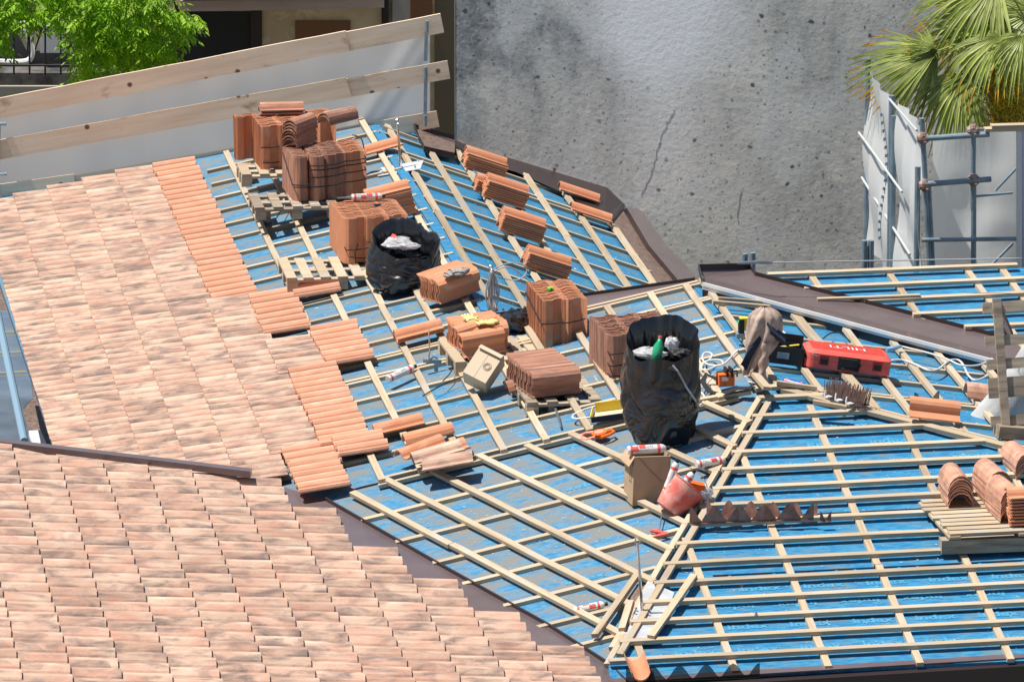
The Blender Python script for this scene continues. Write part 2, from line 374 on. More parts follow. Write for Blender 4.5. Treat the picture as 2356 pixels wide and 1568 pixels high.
# ================================================================== THE SETTING
ground = MB().quad(V((-400, -400, 0)), V((400, -400, 0)), V((400, 600, 0)), V((-400, 600, 0))).build('ground', m_ground); tag(ground, kind='structure')

# ---- the main roof
HB = .032; HT = .033; W1 = .056
roof = empty('house', Matrix.Translation(AP), 'main roof being retiled, blue membrane and timber battens, old pantiles on its left side', 'house')
def sheet(pl, pts, name, mtl, parent, th=.16, h=0):
    M = frame(pl.p0, pl.ex, pl.n); mb = MB(); mb.prism([q + pl.n * h for q in pts], -pl.n * th)
    return mb.build(name, mtl, parent, M=M, world=True)
hipL = PC.at(-2.2, -5.05); 
sheet(PA, [PA.at(-5.62, -.6), PA.at(-3.4, 0), AP, PA.at(0, 3.86), PA.at(-1.72, 4.05), PA.on(861, 289), PA.on(840, 289), PA.on(470, 362), PA.on(0, 452), PA.on(-62, 464)], 'membrane', m_blued, roof)
sheet(PB, [AP, PB.on(640, 1170), PB.on(735, 1200), PB.on(1090, 1370), PB.on(1400, 1548), PB.on(1400, 1532)], 'membrane', m_blued, roof)
sheet(PC, [AP, PC.on(1400, 1532), PC.on(1403, 1560), PC.at(3.6, -5.0), PC.at(3.6, -2.9)], 'membrane', m_blue, roof)
sheet(PE, [AP, PE.on(2700, 1142), PE.on(2700, 950), G1, G0, PE.on(1590, 650)], 'membrane', m_blue, roof)
# counter battens then tile battens
polyA = [(470, 366), (850, 272), (861, 289), (1125, 719), (1185, 742), (1338, 722), (1606, 651), (1776, 893), (880, 1112), (700, 1160), (560, 1100), (560, 700)]
ys = [309, 342, 375, 407, 442, 476, 514, 552, 590, 630, 671, 712, 753, 794, 835, 877, 921, 965, 1010, 1055]
family(PA, r_, [(863, y) for y in ys], polyA, 0, W1, HB, 'counter_batten', roof)
family(PA, r_, [(1600, 655), (1600, 697)], polyA, 0, W1, HB, 'counter_batten', roof)
family(PA, u_, [(612, 546), (700, 546), (795, 546), (889, 546), (986, 546), (1180, 700), (1288, 700), (1391, 700), (1510, 700), (1606, 700)], polyA, HB, W1, HT, 'batten', roof)
polyB = [(880, 1106), (1770, 896), (1655, 1085), (1588, 1208), (1523, 1312), (1440, 1462), (1400, 1535), (1330, 1500), (1180, 1405), (1000, 1300), (800, 1165), (790, 1150)]
polyB2 = [(700, 1160), (870, 1108), (1770, 896), (1650, 1085), (1580, 1208), (1515, 1312), (1425, 1462), (1398, 1540), (1330, 1506), (1180, 1412), (960, 1280), (760, 1155)]
family(PB, PB.on(1500, 1200) - PB.on(863, 1358), [(1265, y) for y in (1095, 1165, 1235, 1299, 1373, 1442, 1507)], polyB2, 0, W1, HB, 'counter_batten', roof)
bd = (PB.on(1438, 1468) - PB.on(806, 1138)); bd.z = 0
family(PB, bd, [(1265, y) for y in (1376, 1300, 1222, 1132, 1055, 978)], polyB, HB, W1, HT, 'batten', roof)
for a, b in (((1529, 1036), (1652, 1092)), ((1606, 990), (1692, 1033)), ((1622, 931), (1727, 977))):
    board(PB.on(*a, HB), PB.on(*b, HB), PB.n, W1, HT, 'batten', m_wood, roof)
for dy in (0, 14):
    a, b = PA.on(872, 1108 + dy, 0), PA.on(1700, 906 + dy, 0); board(a, b, PA.n, .05, HB, 'counter_batten', m_wood, roof)
polyC = [(1775, 905), (1840, 905), (2030, 955), (2153, 990), (2283, 1024), (2420, 1060), (2600, 1100), (2600, 1700), (1300, 1700), (1399, 1535), (1404, 1520), (1440, 1462), (1523, 1318), (1600, 1195), (1700, 1015), (1762, 925)]
family(PC, u_, [(x, 1280) for x in (1394, 1590, 1800, 2009, 2215, 2420)], [(1800, 925), (2085, 985), (2356, 1048), (2600, 1100), (2600, 1512), (1400, 1560), (1400, 1540), (1520, 1335), (1700, 1040)], 0, W1, HB, 'counter_batten', roof)
rc = V((math.cos(R(9.5)), math.sin(R(9.5)), 0))
family(PC, rc, [(1725.6, y) for y in (963, 1002, 1045, 1084, 1126, 1163, 1203, 1249, 1293, 1336, 1379, 1422, 1466, 1509)], polyC, HB, W1 * .95, HT + .002, 'batten', roof)
family(PC, rc, [(1800, 918)], [(1750, 900), (1902, 900), (1902, 930), (1750, 935)], HB, W1, HT, 'batten', roof)
board(PC.on(1773, 896, .05), PC.on(1829, 890, .05), PC.n, .05, .035, 'batten', m_wood, roof)
polyE = [(1600, 645), (1640, 655), (2300, 838), (2700, 945), (2700, 1140), (2356, 1046), (2232, 1002), (2011, 945), (1903, 912), (1778, 893)]
family(PE, r_, [(1900, y) for y in (684, 721, 757, 793, 829, 866, 901)] + [(2300, y) for y in (950, 990)], polyE, 0, W1, HB, 'counter_batten', roof)
family(PE, u_, [(1623, 661), (1725, 685), (2035, 769), (2138, 797), (2250, 828), (2390, 900), (1927, 740)], polyE, HB, W1, HT, 'batten', roof)
board(PE.on(1805, 702, HB), PE.on(2014, 946, HB), PE.n, .085, HT, 'batten', m_wood, roof)
for (a, b, w, pl) in ((c(9, 450, 395), c(9, 1000, 440), .03, PE), (c(9, 390, 430), c(9, 990, 480), .04, PE), (c(9, 800, 1140), c(9, 965, 1335), .07, PE), (c(9, 1440, 1470), c(9, 1790, 1530), .06, PE), (c(9, 1060, 1270), c(9, 1480, 1330), .05, PE)):
    o = board(pl.on(*a, .075), pl.on(*b, .075), pl.n, w, .03, 'timber_offcut', m_wood, None)
    tag(o, {.03: 'thin upper lath lying below the top end of the long gutter', .04: 'wider lower lath lying below the top end of the long gutter', .07: 'stout short timber in front of the beige jacket at the ridge end', .06: 'short timber lying in front of the bristly comb heap', .05: 'short timber lying under the blue spray can'}[w], 'timber')
# hip and ridge boards
def hb(pl, a, b, w=.05, h=.034, h0=.066, mt=None): return board(pl.on(*a, h0), pl.on(*b, h0), pl.n, w, h, 'hip_board', mt or m_wood, roof)
hb(PB, (1751, 918), (1409, 1496), h0=.03); hb(PC, (1768, 932), (1425, 1512), h0=.03)
hb(PB, (1398, 1535), (1440, 1462), h0=.03)
hb(PC, (1800, 900), (2420, 1058), h0=.03, w=.07); hb(PE, (1850, 905), (2420, 1052), h0=.03, w=.05)
for q in (((1468, 1325), (1370, 1466), PB), ((1596, 1328), (1497, 1470), PC), ((1452, 1388), (1432, 1452), PB)):
    board(q[2].on(*q[0], .06), q[2].on(*q[1], .06), q[2].n, .055, .034, 'batten', m_wood, roof)
board(PB.on(1608, 925, .04), PB.on(1729, 905, .04), PB.n, .05, .034, 'batten', m_wood, roof)
# dark strips painting the shadow lines of membrane laps, then print, front slope
mb = MB()
for y0 in (1092, 1190, 1320, 1432):
    a, b = PC.on(1640, y0 + 4, .004), PC.on(2600, y0 - 44, .004); mb.strip([a, b], .012, .006, PC.n)
o = mb.build('lap_shadow_line', m_brownd, roof, world=True)
tv, tf = text_mesh('index', .115, None, bold=.004, sx=1.25); me_word = MB().add(tv, tf).mesh('printed_word', m_print)
def word(M, par): o = put(me_word, 'printed_word'); o.parent = par; o.matrix_local = par.matrix_world.inverted() @ M
for (y0, x0, fl_) in ((1328, 1680, 0), (1238, 1745, 1), (1352, 1750, 0), (1440, 1720, 0), (1190, 1700, 0), (1070, 1800, 1), (985, 1810, 0), (1020, 1900, 0), (1395, 1690, 1), (1500, 1600, 0)):
    for k in range(7):
        px = x0 + k * 144; P = PC.on(px, y0 - (px - x0) * .05, .0035)
        if not inside((px, y0 - (px - x0) * .05), [(1775, 940), (2200, 1020), (2600, 1110), (2600, 1520), (1480, 1520)]): continue
        if px > 2500: continue
        M = frame(P, PC.dirv(rc), PC.n) @ Matrix.Rotation(math.pi * fl_, 4, 'Z'); word(M, roof)
for (y0, x0) in ((655, 1960), (655, 2100), (648, 2245), (735, 2170)):
    M = frame(PG.on(x0, y0, .0035), gd, PG.n); word(M, roof)
for (x0, y0) in ((1345, 1115), (1560, 1205), (1345, 1330), (1200, 1250), (1750, 760), (1990, 800), (2100, 860), (1000, 640), (740, 600)):
    pl = PB if x0 < 1600 and y0 > 1000 else (PE if x0 > 1700 else PA)
    M = frame(pl.on(x0, y0, .0035), pl.ex, pl.n); word(M, roof)

# ---- tile shape
TL = .42; TW = .225; TT = .012
PRO = [(0, .012), (.006, .015), (.014, .006), (.03, .001), (.075, .001), (.088, .006), (.098, .030), (.115, .050), (.145, .062), (.178, .058), (.205, .036), (.225, .004)]
COP = [(0, 0), (.012, .035), (.035, .062), (.065, .076), (.095, .076), (.125, .062), (.148, .035), (.16, 0)]
FLT = [(0, .004), (.01, .012), (.02, .012), (.028, .004), (.06, .002), (.12, .016), (.16, .022), (.2, .014), (.225, .0)]
def tile_geo(pro=PRO, L=TL, th=TT, taper=0.0, lift=0.0, hole=False):
    n = len(pro); vs = []; yc = pro[-1][0] / 2
    for x in (0, L):
        k = 1 - taper * (x / L)
        for z_ in (0, -th):
            for (y, z) in pro: vs.append((x, yc + (y - yc) * k, z * k + z_ + th + lift * (1 - x / L)))
    A, B, C_, D = 0, n, 2 * n, 3 * n; fs = []
    for i in range(n - 1):
        fs += [(A + i, C_ + i, C_ + i + 1, A + i + 1), (B + i + 1, D + i + 1, D + i, B + i), (A + i + 1, B + i + 1, B + i, A + i), (C_ + i, D + i, D + i + 1, C_ + i + 1)]
    fs += [(A, B, D, C_), (A + n - 1, C_ + n - 1, D + n - 1, B + n - 1)]
    return vs, [tuple(reversed(f)) for f in fs]
TG = tile_geo(); CG = tile_geo(COP, .42, .014, .12); RG = tile_geo([(y * 1.25, z * 1.35) for y, z in COP], .44, .014, .06)
def tmesh(g, m, name='tile'):
    return MB().add(*g).mesh(name, m)
m_tiles = mat('salmon_tile', (.64, .335, .22), .88, (.56, .27, .165), (.68, .41, .29), scale=7, stretch=(.7, 1, 1), rand=.12, lo=.35, hi=.7, scale3=4)
me_strip = tmesh(tile_geo([(0, .010), (.006, .030), (.022, .032), (.034, .006), (.05, .002), (.07, .004), (.082, .034), (.10, .052), (.13, .058), (.15, .05), (.165, .022), (.175, .0)]), m_tiles); me_new = tmesh(TG, m_tile); me_aged = tmesh(TG, m_tiled); me_pat = tmesh(TG, m_tileo); me_cop = tmesh(CG, m_tiled); me_copn = tmesh(CG, m_tile); me_rid = tmesh(RG, m_ridge)

# ---- patina tiles laid on the left slope: one covering
def covering(pl, a0, ncol, gauge, b0, nrow, pitch, keep, name, parent, lift=.042, h=.068):
    M = frame(pl.p0, pl.ex, pl.n); mb = MB(); d = pl.dirv(r_); e = pl.ey
    vs, fs = tile_geo([(y, z * .62) for y, z in PRO], TL, TT, 0, lift)
    for k in range(ncol):
        sh = U(-.004, .004)
        for j in range(nrow):
            P = pl.at(a0 + k * gauge + sh + U(-.004, .004), b0 + j * pitch, h)
            if not keep(proj(P), proj(P + d * TL * .8)): continue
            mb.tint = rnd(); T = Matrix.Translation(P) @ frame(V((0, 0, 0)), pl.dirv(r_), pl.n) @ Matrix.Rotation(U(-.006, .006), 4, 'Z') @ Matrix.Rotation(U(-.006, .006), 4, 'Y')
            mb.add(vs, fs, T)
    return mb.build(name, m_tileo, parent, M=M, world=True)
polyOld = [(-60, 488), (0, 474), (350, 392), (498, 703), (588, 690), (608, 778), (722, 785), (752, 852), (668, 868), (742, 1035), (658, 1055), (665, 1082), (620, 1112), (560, 1200), (-60, 1200)]
covering(PA, -5.66, 12, .335, -1.5, 82, .186, lambda p, q: inside((q[0] * .75 + p[0] * .25, q[1]), polyOld) and inside((q[0] - 14, q[1]), polyOld), 'tile_covering', roof)

# ---- new tiles laid in strips
def row_of_tiles(x0, y0, x1, y1, n, label, group, pl=PA, h=.095, me=None, jit=.009, length_dir=r_):
    a, b = pl.on(x0, y0, h), pl.on(x1, y1, h)
    for i in range(n):
        P = a.lerp(b, i / max(1, n - 1)) + pl.dirv(length_dir) * U(-jit, jit)
        M = frame(P, pl.dirv(length_dir), pl.n) @ Matrix.Rotation(U(-.03, .03), 4, 'Z') @ Matrix.Rotation(.065 + U(-.01, .01), 4, 'Y')
        o = put(me or me_strip, 'clay_tile', None, M); tag(o, label, 'roof tile', group)
GN = 'new terracotta tiles laid side by side beside the patina tiles'
row_of_tiles(355, 397, 488, 700, 27, 'plain new terracotta tile in the long upper strip beside the patina tiles', GN + ', long upper strip')
row_of_tiles(579, 700, 606, 775, 7, 'plain new terracotta tile in the short strip below the long upper strip', GN + ', second strip')
row_of_tiles(676, 678, 681, 690, 2, 'new terracotta tile at the far end of the second strip, jutting over the blue membrane', GN + ', jutting pair')
row_of_tiles(716, 776, 752, 845, 7, 'plain new terracotta tile in the strip jutting out left of the foam gun', GN + ', third strip')
row_of_tiles(667, 873, 740, 1030, 14, 'plain new terracotta tile in the long lower strip beside the patina tiles', GN + ', long lower strip')
row_of_tiles(652, 1056, 672, 1086, 3, 'new terracotta tile in the low strip above the dark valley metal', GN + ', low strip upper row')
row_of_tiles(771, 1030, 780, 1054, 3, 'new terracotta tile overlapping to the right of the low strip', GN + ', low strip right row')
row_of_tiles(668, 1090, 690, 1138, 5, 'new terracotta tile in the bottom five just above the valley corner', GN + ', bottom five')
o = put(me_new, 'clay_tile', None, fp(PA, 866, 1005, .075, 0)); tag(o, 'single new terracotta tile lying out at the end of the lower strip', 'roof tile')

class VP0:   # vertical plane through p along d
    def __init__(s, p, d): s.p0 = p; s.ex = V((d.x, d.y, 0)).normalized(); s.n = s.ex.cross(Z); s.n = s.n if s.n.y < 0 else -s.n
    def on(s, x, y, h=0.0):
        d = ray(x, y); return CAM + d * ((s.p0 + s.n * h - CAM).dot(s.n) / d.dot(s.n))
# ---- lower left roof (patina tiles) with its verge strip and valley
low = empty('tiled_house', Matrix.Translation(V0), 'finished roof of pale pink patina tiles filling the lower left corner', 'house')
sheet(PD, [V0 + PD.n * -.05, PD.on(-120, 1022, -.05), PD.on(-120, 1900, -.05), PD.on(1500, 1900, -.05), V1 + PD.n * -.05], 'roof_deck', m_brownd, low, th=.3)
Ltop = lambda x: 1015 + (x) * .122
def keepD(p, q):
    X, Y = q
    if Y < Ltop(X) + 14 and X < 600: return False
    # right boundary, parallel to the valley
    x2 = q[0] + 22
    yb = 1100 + (x2 - 640) * .60 if x2 < 745 else 1163 + (x2 - 745) * .56
    return Y > yb - 4 and X > -160
d_dir = PD.dirv(u_)
def coverD():
    M = frame(PD.p0, PD.ex, PD.n); mb = MB(); vs, fs = tile_geo([(y * 1.5, z * 1.45) for y, z in PRO], .45, .016, 0, .0); dr = -PD.dirv(r_)
    # tiles run downhill to the right: head at the left
    ref = PD.on(151, 1480 * 0 + 1318, 0)
    e = (PD.on(640.5, 1320) - PD.on(602, 1226)); e = e.normalized() * -1      # up along the course edge
    crs = PD.on(717, 1318) - PD.on(614.6, 1318)
    er = crs.normalized()
    nn = PD.n; er = (er - e * er.dot(e)).normalized()
    g = abs(crs.dot(er)); base = PD.on(614.6, 1318)
    for k in range(-9, 14):
        for j in range(-40, 40):
            P = base + er * (g * k) + e * (j * .315) + nn * .05 + er * (U(-.004, .004) + (math.sin(j * .7 + k) * .003))
            tail = P                                   # tail (low end) sits at the right
            px = proj(tail)
            if px[0] < -140 or px[0] > 1500 or px[1] > 1680 or px[1] < 980: continue
            head = proj(tail - er * TL)
            if not keepD(head, px): continue
            if px[1] < Ltop(px[0] - 50) + 14 and px[0] < 660: continue
            mb.tint = rnd()
            T = frame(P, -er, nn) @ Matrix.Rotation(U(-.006, .006), 4, 'Z') @ Matrix.Rotation(.075, 4, 'Y')
            mb.add(vs, fs, T)
    return mb.build('tile_covering', m_tileo, low, M=M, world=True)
coverD()
mb = MB(); vd = V((1, -.02, 0)).normalized(); vp = VP0(PD.on(300, 1058, .16), PD.on(578, 1098, .16) - PD.on(300, 1058, .16))
a, b, a2, b2 = vp.on(-120, 1001), vp.on(576, 1084), vp.on(-120, 1013), vp.on(576, 1099)
mb.prism([a, a2, b2, b], V((.01, .10, 0))); mb.build('verge_flashing', m_brown, low, world=True)
# broad valley metal between the two roofs
val = [(622, 1095), (660, 1145), (760, 1170), (1015, 1303), (1265, 1440), (1394, 1525), (1480, 1590), (1440, 1640), (1250, 1600), (745, 1290), (560, 1130)]
mb = MB()
top = [PB.on(x, y, .012) for x, y in ((640, 1115), (748, 1150), (830, 1197), (1015, 1303), (1265, 1442), (1394, 1525), (1448, 1575))]
bot = [PD.on(x, y, -.02) for x, y in ((560, 1125), (640, 1215), (700, 1260), (900, 1400), (1130, 1530), (1250, 1600), (1360, 1660))]
for i in range(6): mb.quad(top[i], bot[i], bot[i + 1], top[i + 1])
o = mb.build('valley_flashing', m_brown, roof, world=True)
mb = MB(); mb.strip([q + PB.n * .002 for q in top[1:]], .012, .03, PB.n); mb.build('flashing_lip', m_brownd, roof, world=True)

# ---- eave of the front slope
ea = PC.on(1395, 1574, .0); eb = PC.on(2600, 1500, .0)
mb = MB(); ee = (eb - ea).normalized(); sd = PC.n.cross(ee)
mb.prism([ea, eb, eb + sd * .07, ea + sd * .07][::-1], PC.n * -.01)
mb.v = [q + PC.n * .014 for q in mb.v]
mb.build('eave_strip', m_brown, roof, world=True)
mb = MB(); a = PC.on(1380, 1590, -.01); b = PC.on(2600, 1516, -.01); mb.prism([a, b, b - Z * .6, a - Z * .6], V((.02, .12, 0))); mb.build('fascia', m_brownd, roof, world=True)
body = MB()
pts = [PC.at(-1.9, -4.8), PC.at(3.4, -4.8), PC.at(3.4, 1.5), PA.at(0, 3.2), PA.at(-1.6, 12.8), PA.at(-5.4, 12.8), PA.at(-5.4, .5), PB.on(700, 1180)]
body.prism([V((q.x, q.y, 9.2 if i not in (5, 6) else 8.0)) - Z * .8 for i, q in enumerate(pts)], V((0, 0, -7.1))); body.build('house_wall', m_plaster, roof, world=True)

# ---- side roof (F) beyond the ridge
fr = empty('side_building', Matrix.Translation(PF.p0), 'small batten covered roof slope below the foot of the concrete wall', 'building')
fpts = [(850, 270), (1119, 717), (1190, 752), (1560, 705), (1515, 640), (1440, 476), (1300, 420), (1048, 322), (960, 285)]
sheet(PF, [PF.on(*q) for q in fpts], 'membrane', m_blue, fr)
polyF = [(861, 292), (955, 295), (1048, 350), (1190, 398), (1300, 448), (1395, 505), (1520, 662), (1330, 682), (1195, 716), (1124, 715)]
family(PF, r_, [(1075, y) for y in range(318, 800, 29)] + [(1400, y) for y in (520,)], polyF, 0, W1, HB, 'counter_batten', fr)
family(PF, u_, [(1055, 575), (1125, 575), (1190, 575), (1255, 575), (1320, 575), (1384, 575), (1446, 575)], polyF, HB, W1, HT, 'batten', fr)
for a, b in (((880, 296), (960, 325)), ((1005, 330), (1050, 352))): board(PF.on(*a, .04), PF.on(*b, .04), PF.n, .05, .03, 'batten', m_wood, fr)
# ridge fold of the membrane
mb = MB(); mb.strip([PA.on(862, 291, .01), PA.on(1121, 717, .01)], .10, .012, Z); mb.build('ridge_membrane', m_blue, fr, world=True)
# flashing at the gable step in front of the side roof
mb = MB(); gA = [PA.on(x, y, .02) for x, y in ((1090, 757), (1185, 738), (1335, 722), (1606, 651))]; gB = [PA.on(x, y, .02) for x, y in ((1080, 735), (1195, 719), (1330, 683), (1600, 645))]
for i in range(3): mb.quad(gA[i], gA[i + 1], gB[i + 1], gB[i])
mb.build('gable_flashing', m_brown, roof, world=True)
mb = MB(); mb.strip(gB, .012, .028, Z); mb.build('flashing_lip', m_brownd, roof, world=True)
mb = MB(); q0, q1 = PA.at(-1.72, 4.0, -.03), PA.at(0, 3.84, -.03); mb.prism([q0, q1, q1 - Z * 1.4, q0 - Z * 1.2], u_ * -.1); mb.build('gable_wall', m_beige, roof, world=True)

# ---- concrete wall
W0 = PF.on(1048, 325); W1p = PF.on(1440, 476); wdv = (W1p - W0); wdv.z = 0; wdv.normalize(); wn = wdv.cross(Z)
Wa = W0 - Z * 9; 
cw = MB(); L_ = 9.0; cw.box(0, L_, -9.0, 7.0, -.10, 0)
Mw = frame(W0, wdv, wn)      # x along wall, y up
o = cw.build('concrete_wall', m_concrete, None, M=Mw); tag(o, 'tall weathered grey concrete wall with dark stains and a pale streak', 'wall', kind='thing'); wall_o = o
# thin pale plaster edge
o2 = MB().box(-.008, -.001, -9.0, 7.0, -.10, .004).build('wall_edge', m_beige, o)
class VP:   # vertical plane through p with horizontal direction d
    def __init__(s, p, d): s.p0 = p; s.ex = V((d.x, d.y, 0)).normalized(); s.n = s.ex.cross(Z); s.n = s.n if s.n.y < 0 else -s.n
    def on(s, x, y, h=0.0):
        d = ray(x, y); return CAM + d * ((s.p0 + s.n * h - CAM).dot(s.n) / d.dot(s.n))
# cracks on the wall
wp = VP(W0, wdv)
# dark flashing along the wall foot
fl1 = empty('wall_flashing', Matrix.Translation(W0), 'dark brown sheet metal flashing running along the foot of the concrete wall', 'flashing')
tp = [wp.on(x, y, .012) for x, y in ((1040, 318), (1075, 334), (1188, 368), (1396, 431), (1432, 466), (1440, 478))]
lo_ = [PF.on(x, y, .05) for x, y in ((1042, 345), (1072, 362), (1188, 396), (1300, 446), (1390, 500), (1405, 512))]
mb = MB()
for i in range(5): mb.quad(tp[i], lo_[i], lo_[i + 1], tp[i + 1])
mb.build('upstand', m_brownd, fl1, world=True)
mb = MB(); mb.strip([q - Z * .01 for q in tp], .03, .01, Z); mb.build('lip', m_brown, fl1, world=True)
# end piece, box shaped, at the top left
mb = MB(); q = [PF.on(x, y, .10) for x, y in ((952, 295), (1046, 321), (1046, 352), (975, 336))]
mb.prism([q[0], q[3], q[2], q[1]], Z * -.012)
mb.build('end_tray', m_browns, fl1, world=True)
mb = MB(); mb.prism([q[0], q[1], q[1] + Z * .045, q[0] + Z * .045], V((0, .012, 0))); mb.prism([q[3] , q[2], q[2] - Z * .06, q[3] - Z * .06], V((0, .012, 0)))
mb.prism([q[0], q[3], q[3] - Z * .06, q[0] + Z * .04], V((.012, 0, 0))); mb.build('end_lip', m_brownd, fl1, world=True)
# broad flashing falling to the right
fl2 = empty('valley_tray', Matrix.Translation(W1p), 'broad dirty brown metal valley sheet between the side roof and the concrete wall', 'flashing')
mb = MB(); a = [(1392, 508), (1440, 575), (1525, 668)]; b = [(1432, 482), (1485, 570), (1565, 664)]; cc = [(1442, 478), (1494, 565), (1572, 658)]; d_ = [(1474, 480), (1530, 560), (1612, 645)]
for i in range(2):
    mb.quad(PF.on(*a[i], .03), PF.on(*a[i + 1], .03), PF.on(*b[i + 1], .0), PF.on(*b[i], .0))
mb.build('channel', m_browns, fl2, world=True)
mb = MB()
for i in range(2): mb.quad(PF.on(*b[i], .0), PF.on(*b[i + 1], .0), PF.on(*cc[i + 1], .06), PF.on(*cc[i], .06))
mb.build('raised_fold', m_brownd, fl2, world=True)
mb = MB()
for i in range(2): mb.quad(PF.on(*cc[i], .06), PF.on(*cc[i + 1], .06), PF.on(*d_[i + 1], .02), PF.on(*d_[i], .02))
mb.build('outer_sheet', m_brown, fl2, world=True)

for pts in ([(1760, 860), (1700, 960), (1650, 1080), (1620, 1180), (1600, 1300), (1540, 1430), (1480, 1560)], [(2280, 1500), (2262, 1640), (2250, 1780)]):
    mb = MB(); q = []
    for i in range(len(pts) - 1):
        for k in range(5): q.append(wp.on(*[a + (b - a) * k / 5 + U(-9, 9) for a, b in zip(c(3, *pts[i]), c(3, *pts[i + 1]))], .001)) if False else q.append(wp.on(c(3, pts[i][0] + (pts[i + 1][0] - pts[i][0]) * k / 5 + U(-8, 8), 0)[0], c(3, 0, pts[i][1] + (pts[i + 1][1] - pts[i][1]) * k / 5 + U(-5, 5))[1], .001))
    mb.strip(q, .0025, .002, wn); mb.build('crack', mat('crack_dark', (.17, .17, .165), .95) if 'crack_dark' not in bpy.data.materials else bpy.data.materials['crack_dark'], wall_o, M=wall_o.matrix_world.copy(), world=True)
# ---- rear roof (G) and the long valley gutter
gr_ = empty('rear_building', Matrix.Translation(PG.on(2000, 640)), 'rear roof slope with blue membrane and battens beyond the long brown gutter', 'building')
sheet(PG, [G0, G1, PE.on(2700, 950), PG.on(2700, 600), PG.on(2352, 616), PG.on(1790, 640)], 'membrane', m_blue, gr_)
polyG = [(1766, 632), (2352, 612), (2700, 600), (2700, 950), (2290, 800), (1740, 640)]
family(PG, PG.on(2226, 628) - PG.on(2283, 707), [(2048, 637), (2226, 628), (2303, 621), (2400, 615), (1870, 645)], polyG, 0, W1, HB, 'counter_batten', gr_)
for (a, b) in (((1766, 636), (2340, 614)), ((1850, 668), (2356, 645)), ((1986, 697), (2420, 675)), ((2100, 728), (2600, 705)), ((2219, 757), (2600, 740))):
    board(PG.on(*a, HB), PG.on(*b, HB), PG.n, W1, HT, 'batten', m_wood, gr_)
for (x0, y0) in ((1985, 650), (2090, 646), (2190, 641), (2255, 638), (2240, 706)): pass
lath = board(PG.on(1880, 690, .07), PG.on(2117, 681, .07), PG.n, .035, .018, 'timber_lath', m_wood, None); tag(lath, 'thin loose lath lying on the rear roof just above the long gutter', 'timber')
mb = MB()
for dx in (0, 1): mb.strip([PG.on(2356, 640, .06), PG.on(2352, 612, .08)], .03, .02, Z)
gut = empty('valley_gutter', Matrix.Translation(PE.on(1900, 720)), 'long brown sheet metal valley gutter with a bright white lower edge', 'gutter')
ln = [(1616, 657), (2071, 779), (2400, 864)]; cr = [(1619, 636), (2071, 757), (2400, 842)]; fa = [(1738, 634), (2110, 728), (2400, 803)]
hN, hM, hF = .10, .06, .10
mb = MB(); A1 = [PE.on(*q, hN) for q in ln]; A2 = [PE.on(*q, hM) for q in cr]; A3 = [PE.on(*q, hF) for q in fa]
A0 = PE.on(1606, 622, .10); A00 = PE.on(1727, 619, .10)
for i in range(2): mb.quad(A1[i], A1[i + 1], A2[i + 1], A2[i]); mb.quad(A2[i], A2[i + 1], A3[i + 1], A3[i])
mb.quad(A2[0], A3[0], A00, A0); mb.build('gutter_bed', m_brown, gut, world=True)
mb = MB(); mb.strip([q + Z * .002 for q in A1], .012, .03, Z); mb.quad(*[A1[0] - Z * .03, A1[2] - Z * .03, A1[2] + Z * .0, A1[0]]); mb.build('white_lip', m_white, gut, world=True)
mb = MB(); mb.strip([A00] + [q for q in A3], .01, .035, Z)
mb.prism([A0, A00, A00 + Z * .055, A0 + Z * .055], V((0, .01, 0))); mb.prism([A0, A1[0], A1[0] + Z * .04, A0 + Z * .055], V((.01, 0, 0)))
mb.quad(A1[0] - Z * .03, A1[2] - Z * .03, A1[2] - Z * .10, A1[0] - Z * .10)
mb.build('shade_dark_lip', m_brownd, gut, world=True)  # shade on the far upright lip is put into the dark brown

# ================================================================== THINGS ON THE ROOF
def atz(x, y, z): d = ray(x, y); return CAM + d * ((z - CAM.z) / d.z)
def cz(k, x, y, z): return atz(*c(k, x, y), z)
def pallet(M, L, W, n, label, m=m_wood, across=False, blocks=True, th=.02):
    """origin = front left top corner; deck boards run along y (across=False) or along x"""
    t = empty('pallet', M, label, 'pallet', 'wooden pallets on the roof')
    for i in range(n):
        if across: y = W * (i + .5) / n; bx = (U(-.03, .03), L + U(-.03, .03), y - .045, y + .045)
        else: x = (L - .09) * i / (n - 1) + U(-.008, .008); bx = (x, x + .09, 0, W)
        MB().box(bx[0], bx[1], bx[2], bx[3], -th, U(0, .003)).build('deck_board', m, t, M=Matrix.Identity(4))
    for k in range(3):
        if across: x = (L - .09) * k / 2; b = (x, x + .09, 0, W)
        else: y = (W - .09) * k / 2; b = (0, L, y, y + .09)
        MB().box(b[0], b[1], b[2], b[3], -th - .022, -th - .0005).build('stringer', m, t, M=Matrix.Identity(4))
        if blocks:
            for q in range(3):
                if across: y = (W - .10) * q / 2; bb = (b[0], b[1], y, y + .1)
                else: x = (L - .10) * q / 2; bb = (x, x + .1, b[2], b[3])
                MB().box(bb[0], bb[1], bb[2], bb[3], -th - .10, -th - .023).build('block', m, t, M=Matrix.Identity(4))
    return t
def standing(t, me, x, y0, n, sp, flip, name='tile', z=0.0, w=TW):
    for i in range(n):
        X = V((U(-.04, .04) * .3, U(-.02, .02) * .3, 1)).normalized()
        Y = V((-1 if flip else 1, U(-.03, .03) * .5, 0)); Zv = X.cross(Y).normalized(); Y = Zv.cross(X)
        P = V((x + (w if flip else 0) + U(-.003, .003), y0 + i * sp + (.06 if flip else 0), z + U(0, .006)))
        M = Matrix(((X.x, Y.x, Zv.x, P.x), (X.y, Y.y, Zv.y, P.y), (X.z, Y.z, Zv.z, P.z), (0, 0, 0, 1)))
        put(me, name, t, M)
